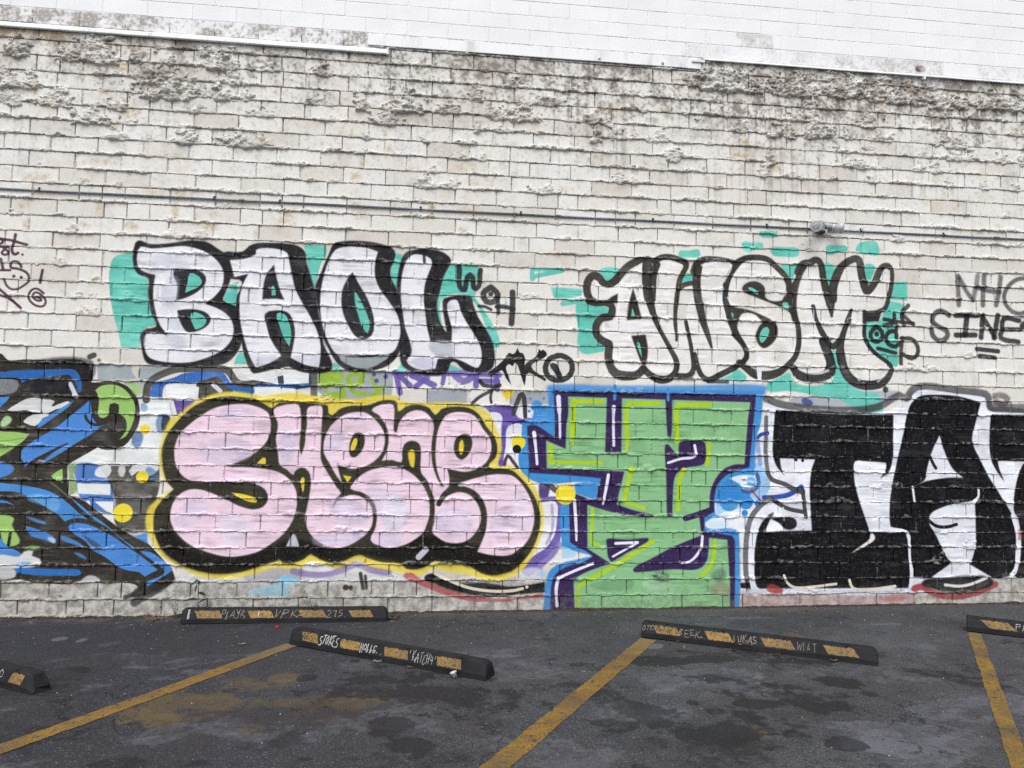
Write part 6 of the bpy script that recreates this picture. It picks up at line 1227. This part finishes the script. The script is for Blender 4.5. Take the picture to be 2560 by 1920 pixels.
def scrawl(parent, text, u0, u1, mat, wd=.0032, t0=.12, t1=.88, seed=0, slant=0.):
    r = random.Random(seed); cw = (u1-u0)/len(text)
    for i, ch in enumerate(text):
        bm = bmesh.new(); jx, jw, js, jy, jh = r.uniform(-.06, .10), r.uniform(.95, 1.2), r.uniform(-.1, .35), r.uniform(-.1, .08), r.uniform(.85, 1.15)
        for st in GLY.get(ch, []):
            pts = [(u0+(i+jx+x*jw+js*(.5-y))*cw+r.uniform(-.0016, .0016), t0+(t1-t0)*(jy+jh*y+r.uniform(-.07, .07))) for x, y in st]
            if len(pts) > 2 and r.random() < .25: pts.append((pts[-1][0]+cw*r.uniform(.1, .35), pts[-1][1]+r.uniform(-.15, .1)))
            for (ua, ta), (ub, tb) in zip(pts[:-1], pts[1:]):
                A, B = Vector((ua, ta*.06)), Vector((ub, tb*.06)); d = B-A
                if d.length < 1e-5: continue
                d.normalize(); n = Vector((-d.y, d.x))*wd/2*r.uniform(.7, 1.2); A = A-d*wd*.3; B = B+d*wd*.3
                c4 = [A+n, B+n, B-n, A-n]; lo = [bm.verts.new(stop_pt(c.x, c.y/.06, .0012)) for c in c4]; hi = [bm.verts.new(stop_pt(c.x, c.y/.06, .0026)) for c in c4]
                bm.faces.new(hi); 
                for k in range(4): bm.faces.new((lo[k], lo[(k+1) % 4], hi[(k+1) % 4], hi[k]))
        bmesh.ops.recalc_face_normals(bm, faces=bm.faces)
        bm_obj('scrawled_letter', bm, mat, parent)
def wheel_stop(pa, pb, label, panels, texts, seed, broken=False, left_cut=False, squared=False):
    r = random.Random(seed); a, b = Vector(pa), Vector(pb); d = (b-a).normalized(); n = Vector((-d.y, d.x))
    ang = math.atan2(d.y, d.x)
    c = a+d*HALF+n*.075
    t = thing('wheel_stop', label, 'wheel stop', (c.x, c.y, ground_h(c.x, c.y)+.001), ang, 'rubber wheel stops of the parking lot')
    bm = bmesh.new(); m = len(PROF)
    S = [(-HALF, .86, .80, .012), (-HALF+.012, .97, .95, .003), (-HALF+.03, 1, 1, 0)]
    if squared: S = [(-HALF, .97, .97, 0), (-HALF+.006, 1, 1, 0)]
    xs_ = [s[0] for s in S]+[-HALF+.03+(2*HALF-.10)*i/24 for i in range(1, 24)]
    rings = [(x, 1., 1.) for x in xs_]
    rings = [(s[0], s[1], s[2]) for s in S]+[(x, 1, 1) for x in xs_[len(S):]]
    if broken: rings += [(HALF-.09, 1, 1), (HALF-.05, .98, .93), (HALF-.02, .9, .62), (HALF+.005, .8, .34)]
    else: rings += [(HALF-.055, 1, 1), (HALF-.030, .99, .97), (HALF-.010, .95, .86), (HALF, .86, .62)]
    RV = []
    for x, sy_, sz_ in rings:
        j = (r.uniform(-.0012, .0012), r.uniform(-.0012, .0012)) if not broken or x < HALF-.06 else (r.uniform(-.005, .005), r.uniform(-.005, .005))
        RV.append([bm.verts.new((x+(0 if not broken or x < HALF-.03 else r.uniform(-.012, .012)), y*sy_+j[0], max(0, z*sz_+(j[1] if z > .01 else 0)))) for y, z in PROF])
    for A, B in zip(RV[:-1], RV[1:]):
        for i in range(m-1): bm.faces.new((A[i], B[i], B[i+1], A[i+1]))
        bm.faces.new((A[m-1], B[m-1], B[0], A[0]))
    bm.faces.new(RV[0]); bm.faces.new(RV[-1][::-1]); bmesh.ops.recalc_face_normals(bm, faces=bm.faces)
    bmesh.ops.bevel(bm, geom=[e for e in bm.edges if e.calc_face_angle(0) > .6], offset=.003, segments=1, affect='EDGES')
    bm_obj('body', bm, M_RUB, t)
    for x in (-.68, -.23, .23, .68):
        bm = bmesh.new()
        V_ = [bm.verts.new((x+dx, dy, dz)) for dx, dy, dz in ((-.016, -.052, .0775), (.016, -.052, .0775), (.016, -.020, .1003), (-.016, -.020, .1003), (-.013, -.050, .083), (.013, -.050, .083), (.013, -.020, .1005), (-.013, -.020, .1005))]
        lathe(bm, (x, -.034, .1175), (0, 0, 1), [(0, .014), (.0022, .0145), (.0035, .011)], 12)
        for v in V_: bm.verts.remove(v)
        bm_obj('hole_shade_disc', bm, M_BOLT, t)  # raised disc, its black colour stands for the shade inside a bolt hole
    for k, (p0, p1, lean, ta, tb) in enumerate(panels):
        bm = bmesh.new(); N_ = 18; hi, lo = [], []
        top = [(p0+(p1-p0)*i/N_, ta+r.uniform(-.02, .13)) for i in range(N_+1)]
        bot = [(p0+lean+(p1-p0)*i/N_, tb-r.uniform(-.01, .06)) for i in range(N_+1)]
        pts = top+bot[::-1]
        for u, tt in pts: hi.append(bm.verts.new(stop_pt(u, tt, .0022))); lo.append(bm.verts.new(stop_pt(u, tt, -.001)))
        for i in range(N_):
            bm.faces.new((hi[i], hi[i+1], hi[2*N_-i], hi[2*N_+1-i]))
        q = len(pts)
        for i in range(q): bm.faces.new((lo[i], lo[(i+1) % q], hi[(i+1) % q], hi[i]))
        bmesh.ops.recalc_face_normals(bm, faces=bm.faces)
        bm_obj('yellow_panel', bm, M_PANEL, t)
    for i, (tx, u0, u1, mat, wd, ta, tb) in enumerate(texts): scrawl(t, tx, u0, u1, mat, wd, ta, tb, seed*10+i)
    return t
k1 = 1.78/2050
f = lambda u: (u-35)*k1
P1 = [(f(165), f(405), .036, .04, 1.), (f(680), f(915), .036, .04, 1.), (f(1188), f(1430), .040, .04, 1.), (f(1690), f(1905), .036, .05, 1.)]
wheel_stop(*GP['S1'], 'flat wheel stop against the wall with PLAYR and 275 scratched on it', P1,
           [('PLAYR', f(432), f(672), M_BEIGE, .0042, .05, .98), ('VPK', f(955), f(1190), M_BEIGE, .0045, .02, .95), ('275.', f(1475), f(1700), M_BEIGE, .0036, .05, .95), ('I', f(790), f(830), M_CHALK, .008, .2, .8), ('I', f(108), f(140), M_CHALK, .020, .0, 1.0), ('l', f(112), f(150), M_CHALK, .010, .0, 1.0)], 11)
k2 = 1.78/2040
f = lambda u: (u-88)*k2
P2_ = [(f(222), f(400), .030, .02, 1.), (f(668), f(880), .012, .04, 1.), (f(1138), f(1375), .018, .02, 1.), (f(1665), f(1890), .014, .02, 1.)]
wheel_stop(*GP['S2'], 'angled wheel stop tagged in white with KATCH4, rounded right end', P2_,
           [('RES-', f(235), f(425), M_INK, .0042, .2, .85), ('STOKES', f(445), f(660), M_CHALK, .0062, .0, 1.05), ('HOLLG..', f(895), f(1140), M_CHALK, .0058, .1, .95), ("'KATCH4'", f(1400), f(1680), M_CHALK, .0030, .05, 1.05)], 12)
k3 = 1.78/2080
f = lambda u: (u-80)*k3
P3 = [(f(185), f(415), .040, .04, 1.), (f(680), f(905), .036, .03, 1.), (f(1182), f(1445), .040, .03, 1.), (f(1715), f(1965), .040, .03, 1.)]
wheel_stop(*GP['S3'], 'long angled wheel stop on the right tagged LUKAS and WILT', P3,
           [('OTK', f(92), f(205), M_BEIGE, .0032, .2, .8), ('GTW', f(230), f(380), M_INK, .0045, .15, .75), ('BEEK', f(445), f(650), M_BEIGE, .0032, .15, .9), ('LUKAS', f(945), f(1165), M_BEIGE, .0040, .1, .9), ('__', f(1000), f(1080), M_BEIGE, .0030, .1, .9), ('WILT', f(1500), f(1680), M_BEIGE, .0028, .1, .9)], 13, squared=True)
wheel_stop(*GP['S4'], 'cut off wheel stop at the right edge beside the far yellow line', [(.10, .30, .07, .04, 1.), (.56, .78, .05, .04, 1.), (1.02, 1.25, .05, .04, 1.), (1.48, 1.70, .05, .04, 1.)],
           [('PRX', .355, .50, M_CHALK, .0035, .1, .9)], 14, squared=True)
a5, b5 = Vector(GP['S5'][0]), Vector(GP['S5'][1]); d5 = (b5-a5).normalized()
wheel_stop(b5-d5*1.775, b5, 'broken ended wheel stop poking in at the left edge', [(.25, .45, .0, .04, 1.), (.75, .95, .0, .04, 1.), (1.16, 1.36, .0, .04, 1.), (1.555, 1.685, -.012, .05, 1.)], [('O', 1.42, 1.475, M_CHALK, .0035, .1, .8)], 15, broken=True)

# ------------------------------------------------------------------ weeds along the foot of the wall
M_LEAF = simple('dark_leaf', '2e3d2c', '45563c', 30, .55, 0, .4, .2)
M_STEM = simple('weed_stem', '4b4a34', '63593f', 30, .7)
M_DRY = simple('dry_grass', '6b5f47', '8a7a5c', 30, .8)
M_SMALL = simple('small_leaf', '35402c', '4d5239', 30, .6)
def leaf_bm(bm, o, d, up, L, wd, curl=.2, n=5):
    o, d, up = Vector(o), Vector(d).normalized(), Vector(up); s = d.cross(up).normalized(); u = s.cross(d).normalized()
    rows = []
    for i in range(n+1):
        t = i/n; w_ = wd*math.sin(math.pi*(.06+.92*t)**.8)*.5; c = o+d*L*t-u*curl*L*t*t
        rows.append([bm.verts.new(c-s*w_+u*w_*.35), bm.verts.new(c), bm.verts.new(c+s*w_+u*w_*.35)])
    for a, b in zip(rows[:-1], rows[1:]):
        for k in range(2): bm.faces.new((a[k], b[k], b[k+1], a[k+1]))
x0, y0 = -2.02, -.075; gz0 = ground_h(x0, y0)
lw = thing('broadleaf_weed', 'slender weed with a few broad dark leaves behind the flat wheel stop', 'weed', (x0, y0, gz0))
bm = bmesh.new()
SP = [(0, 0, 0), (.004, -.005, .10), (.001, -.008, .20), (.004, -.012, .29), (-.002, -.02, .335), (-.016, -.03, .352)]
for a, b in zip(SP[:-1], SP[1:]): tube(bm, a, b, .0045, .004, 6)
bm_obj('stem', bm, M_STEM, lw, True)
for o_, d_, L, wd in (((0, 0, .055), (-1, -.35, .12), .105, .030), ((.0, 0, .165), (-1, -.3, .12), .125, .036), ((.002, 0, .13), (1, -.35, .75), .120, .034), ((.0, -.005, .225), (1, -.5, -.05), .085, .036), ((-.004, -.02, .335), (-1, -.3, -.55), .055, .030), ((-.002, -.02, .335), (.7, -.6, -.6), .045, .024), ((.002, 0, .02), (.8, -.5, .15), .06, .024), ((-.006, -.02, .30), (-.2, -.5, -.9), .07, .018)):
    bm = bmesh.new(); leaf_bm(bm, o_, d_, (0, -.45, 1), L, wd, .22); bmesh.ops.solidify(bm, geom=bm.faces[:], thickness=.0008); bm_obj('leaf', bm, M_LEAF, lw, True)
def wispy(name, label, base, branches, nleaf, ls, mleaf, mstem, seed, cat='weed', group=None):
    r = random.Random(seed); t = thing(name, label, cat, (base[0], base[1], ground_h(base[0], base[1])), 0, group)
    bs = bmesh.new(); bl = bmesh.new()
    for (dx, dy, dz) in branches:
        p = Vector((r.uniform(-.012, .012), r.uniform(-.01, .01), 0)); tgt = Vector((dx, dy, dz)); n = 9; q = p.copy(); prev = p
        for i in range(1, n+1):
            s = i/n; q = Vector((dx*s**1.1, dy*s, dz*s**.85))+Vector((r.uniform(-.008, .008), r.uniform(-.006, .006), r.uniform(-.006, .006)))
            tube(bs, prev, q, .0022*(1.15-s), .0022*(1.05-s), 5)
            for _ in range(nleaf):
                if s < .25 and r.random() < .7: continue
                o = prev.lerp(q, r.random()); dd = Vector((r.gauss(0, 1), r.gauss(-.3, .6), r.gauss(.2, .8)))
                o2 = o+dd.normalized()*r.uniform(.004, .03)*s
                leaf_bm(bl, o2, dd, (0, -.6, 1), ls*r.uniform(.7, 1.4), ls*.55, .1, 2)
            prev = q
    bm_obj('stem', bs, mstem, t); bm_obj('foliage', bl, mleaf, t, kind='stuff')
    return t
wispy('wispy_shrub', 'sparse wispy sprig of tiny leaves leaning left over the flat wheel stop', (-.89, -.07), [(-.38, -.03, .24), (-.34, -.02, .17), (-.30, -.02, .30), (-.22, -.02, .19), (-.26, -.03, .11), (-.14, -.02, .09)], 4, .011, M_SMALL, M_STEM, 21, 'shrub')
wispy('seed_stalk', 'thin seeding weed stalks at the left end of the flat wheel stop', (-2.21, -.07), [(-.005, -.02, .30), (-.055, -.03, .20), (.03, -.02, .15), (.045, -.03, .12), (-.02, -.03, .13)], 2, .012, M_SMALL, M_STEM, 22, 'weed')
wispy('dry_grass_tuft', 'low tuft of dry brown grass and twigs on the asphalt left of the flat stop', (-2.36, -.10), [(-.10, -.03, .03), (-.13, -.02, .09), (.06, -.03, .06), (-.04, -.06, .04), (.10, -.02, .03), (-.02, -.02, .12), (-.07, -.05, .02), (.12, -.03, .05), (-.02, -.08, .02)], 3, .012, M_DRY, M_DRY, 23, 'weed')

# ------------------------------------------------------------------ litter
M_RED = simple('red_plastic', 'a3141c', 'b81d22', 30, .4)
M_PAPER = simple('paper', '9c9a92', 'bdbbb4', 30, .8)
M_BROWN = simple('dead_leaf', '5f4634', '7d5f46', 40, .8)
M_BROWN2 = simple('pale_dead_leaf', '8a7458', 'a08b6c', 40, .8)
def at(key): x, y = GP[key]; return (x, y, ground_h(x, y))
t = thing('bottle_cap', 'tiny bright red plastic cap lying in front of the flat wheel stop', 'bottle cap', at('cap'))
bm = bmesh.new(); lathe(bm, (0, 0, .0), (.15, -.3, 1), [(0, .015), (.014, .0155), (.018, .013), (.019, .006)], 14); bm_obj('cap_shell', bm, M_RED, t, True)
def cup_mat():
    k = N('milky_plastic'); k.b.inputs['Base Color'].default_value = (.62, .66, .72, 1); k.b.inputs['Roughness'].default_value = .25; k.b.inputs['Transmission Weight'].default_value = .35
    k.bump(k.noise(k.n('ShaderNodeTexCoord').outputs['Object'], 40., 2), .1, .002); return k.m
M_CUP = cup_mat()
t = thing('sauce_cup', 'small clear plastic sauce cup beside the angled wheel stop tagged KATCH4', 'cup', at('cup'))
bm = bmesh.new(); n = 18; R = []
for s, rr in ((.0, .0), (.0, .016), (.034, .023), (.035, .025), (.033, .0235), (.003, .0150), (.003, 0.)):
    R.append([bm.verts.new((max(rr, .0005)*math.cos(2*math.pi*i/n), max(rr, .0005)*math.sin(2*math.pi*i/n), s+.0005)) for i in range(n)])
for a, b in zip(R[:-1], R[1:]):
    for i in range(n): bm.faces.new((a[i], a[(i+1) % n], b[(i+1) % n], b[i]))
bmesh.ops.remove_doubles(bm, verts=bm.verts[:], dist=.0008); bmesh.ops.rotate(bm, cent=(0, 0, 0), matrix=Matrix.Rotation(-.35, 3, 'Y'), verts=bm.verts[:]); bmesh.ops.translate(bm, vec=(0, 0, .007), verts=bm.verts[:])
bm_obj('cup_wall', bm, M_CUP, t, True)
def flake(name, label, cat, key, mat, L, wd, rz, seed, group=None, off=(0, 0)):
    r = random.Random(seed); p = at(key); p = (p[0]+off[0], p[1]+off[1], ground_h(p[0]+off[0], p[1]+off[1])+.002)
    bm = bmesh.new(); nx_, ny_ = 5, 4; G_ = []
    for j in range(ny_+1):
        for i in range(nx_+1):
            u, v = i/nx_-.5, j/ny_-.5; e = (1-abs(2*u)**3*.5)
            G_.append(bm.verts.new((u*L+r.uniform(-.002, .002), v*wd*e+r.uniform(-.002, .002), .003+abs(v)*wd*.35+r.uniform(0, .006)+u*u*L*.5)))
    for j in range(ny_):
        for i in range(nx_):
            a = j*(nx_+1)+i; bm.faces.new((G_[a], G_[a+1], G_[a+nx_+2], G_[a+nx_+1]))
    bmesh.ops.solidify(bm, geom=bm.faces[:], thickness=.0008)
    o = bm_obj(name, bm, mat, None); o.location = p; o.rotation_euler = (0, 0, rz); o['label'] = label; o['category'] = cat
    if group: o['group'] = group
    return o
flake('paper_scrap', 'crumpled pale paper scrap on the open asphalt above the left yellow line', 'paper', 'paper1', M_PAPER, .05, .022, .4, 31)
flake('paper_scrap', 'pale torn scrap at the foot of the stop tagged KATCH4', 'paper', 'paper2', M_PAPER, .06, .03, -.3, 32)
flake('dead_leaf', 'small brown leaf in front of the stop tagged KATCH4', 'leaf', 'leaf1', M_BROWN2, .05, .022, -.5, 33)
flake('dead_leaf', 'brown leaf lying in front of the middle of the stop tagged LUKAS', 'leaf', 'leaf2', M_BROWN, .05, .028, -.4, 34)
flake('dead_leaf', 'tan leaf under the right part of the stop tagged LUKAS', 'leaf', 'leaf3', M_BROWN2, .055, .03, -.2, 35)
flake('dead_leaf', 'thin brown leaf under the second yellow panel of the stop tagged LUKAS', 'leaf', 'leaf4', M_BROWN, .06, .018, -.5, 36)
flake('dead_leaf', 'small dark curled leaf at the wall foot below the black letters', 'leaf', 'leaf6', M_BROWN, .035, .02, 1.2, 38)
flake('paper_scrap', 'small white scrap near the wall foot right of the green letters', 'paper', 'paper3', M_PAPER, .035, .016, .9, 39)
flake('dead_leaf', 'pale round leaf near the left end of the stop tagged LUKAS', 'leaf', 'leaf5', M_BROWN2, .03, .022, .2, 37)
rl = random.Random(8)
for i in range(9):
    flake('dead_leaf', 'one of the reddish dead leaves heaped at the right end of the flat wheel stop', 'leaf', 'pile', rl.choice((M_BROWN, M_BROWN, M_BROWN2)), rl.uniform(.03, .06), rl.uniform(.016, .026), rl.uniform(0, 3), 40+i, 'dead leaves heaped at the wheel stop end', (rl.uniform(-.03, .08), rl.uniform(.0, .16)))
t = thing('wire_loop', 'thin bent wire loop on the ground at the rounded end of the KATCH4 stop', 'wire', at('wire'))
bm = bmesh.new(); pr = None
for i in range(13):
    a_ = 2*math.pi*i/13; q = Vector((.035*math.cos(a_), .022*math.sin(a_), .004+.004*math.sin(a_*2)))
    if pr is not None: tube(bm, pr, q, .0016, n=5)
    pr = q
bm_obj('loop', bm, M_BOLT, t)
def soil():
    r = np.random.RandomState(3); V = []; F = []; xs_ = np.arange(-6.5, 8.5, .02)
    n = fbm(xs_*6, xs_*0+3.3, 401, 3); n2 = fbm(xs_*30, xs_*0+7.1, 411, 2)
    for i, x in enumerate(xs_):
        w_ = .012+.075*max(0, n[i]-.3)+.02*n2[i]; h_ = .004+.030*max(0, n[i]-.35)+.012*n2[i]; z = gz(x)
        V += [(x, -w_, z-.002), (x, -w_*.55, z+h_*.35+r.uniform(0, .003)), (x, -w_*.2, z+h_*.75+r.uniform(0, .004)), (x, .004, z+h_)]
    for i in range(len(xs_)-1):
        for k_ in range(3): F.append((4*i+k_, 4*i+4+k_, 4*i+5+k_, 4*i+1+k_))
    return mesh('soil', V, F, M_SOIL)
M_SOIL = simple('dirt', '242120', '4e4740', 60, .95, 0, .1, .6, .004, obj_space=False)
obj('soil', soil(), kind='stuff', label='thin line of dirt gathered along the foot of the wall')
# loose grit: pale chips and dark crumbs
def grit(name, label, mat, n, seed, smin, smax, wallbias):
    r = random.Random(seed); V = []; F = []
    for i in range(n):
        x = r.uniform(-4.2, 6.4); y = -abs(r.expovariate(1/wallbias))-.01 if r.random() < .75 else r.uniform(-3.4, -.2)
        if y < -3.6: continue
        z = ground_h(x, y); s = r.uniform(smin, smax); a = r.uniform(0, 6.28); b = len(V); e = r.uniform(.5, 1.)
        for k in range(4): V.append((x+s*math.cos(a+k*1.57)*(1 if k % 2 else e), y+s*math.sin(a+k*1.57)*(1 if k % 2 else e), z+.0005))
        V.append((x+r.uniform(-.3, .3)*s, y+r.uniform(-.3, .3)*s, z+s*r.uniform(.4, .9)))
        for k in range(4): F.append((b+k, b+(k+1) % 4, b+4))
    obj(name, mesh(name, V, F, mat), kind='stuff', label=label)
M_CHIP = simple('pale_grit', '9b9994', 'c6c4c0', 40, .9, obj_space=False); M_CRUMB = simple('dark_grit', '2e2a27', '4a443e', 40, .9, obj_space=False)
grit('pale_grit', 'pale chips of mortar scattered over the asphalt near the wall', M_CHIP, 700, 61, .002, .006, .45)
grit('dark_grit', 'dark crumbs of soil along the foot of the wall', M_CRUMB, 1500, 62, .003, .009, .06)
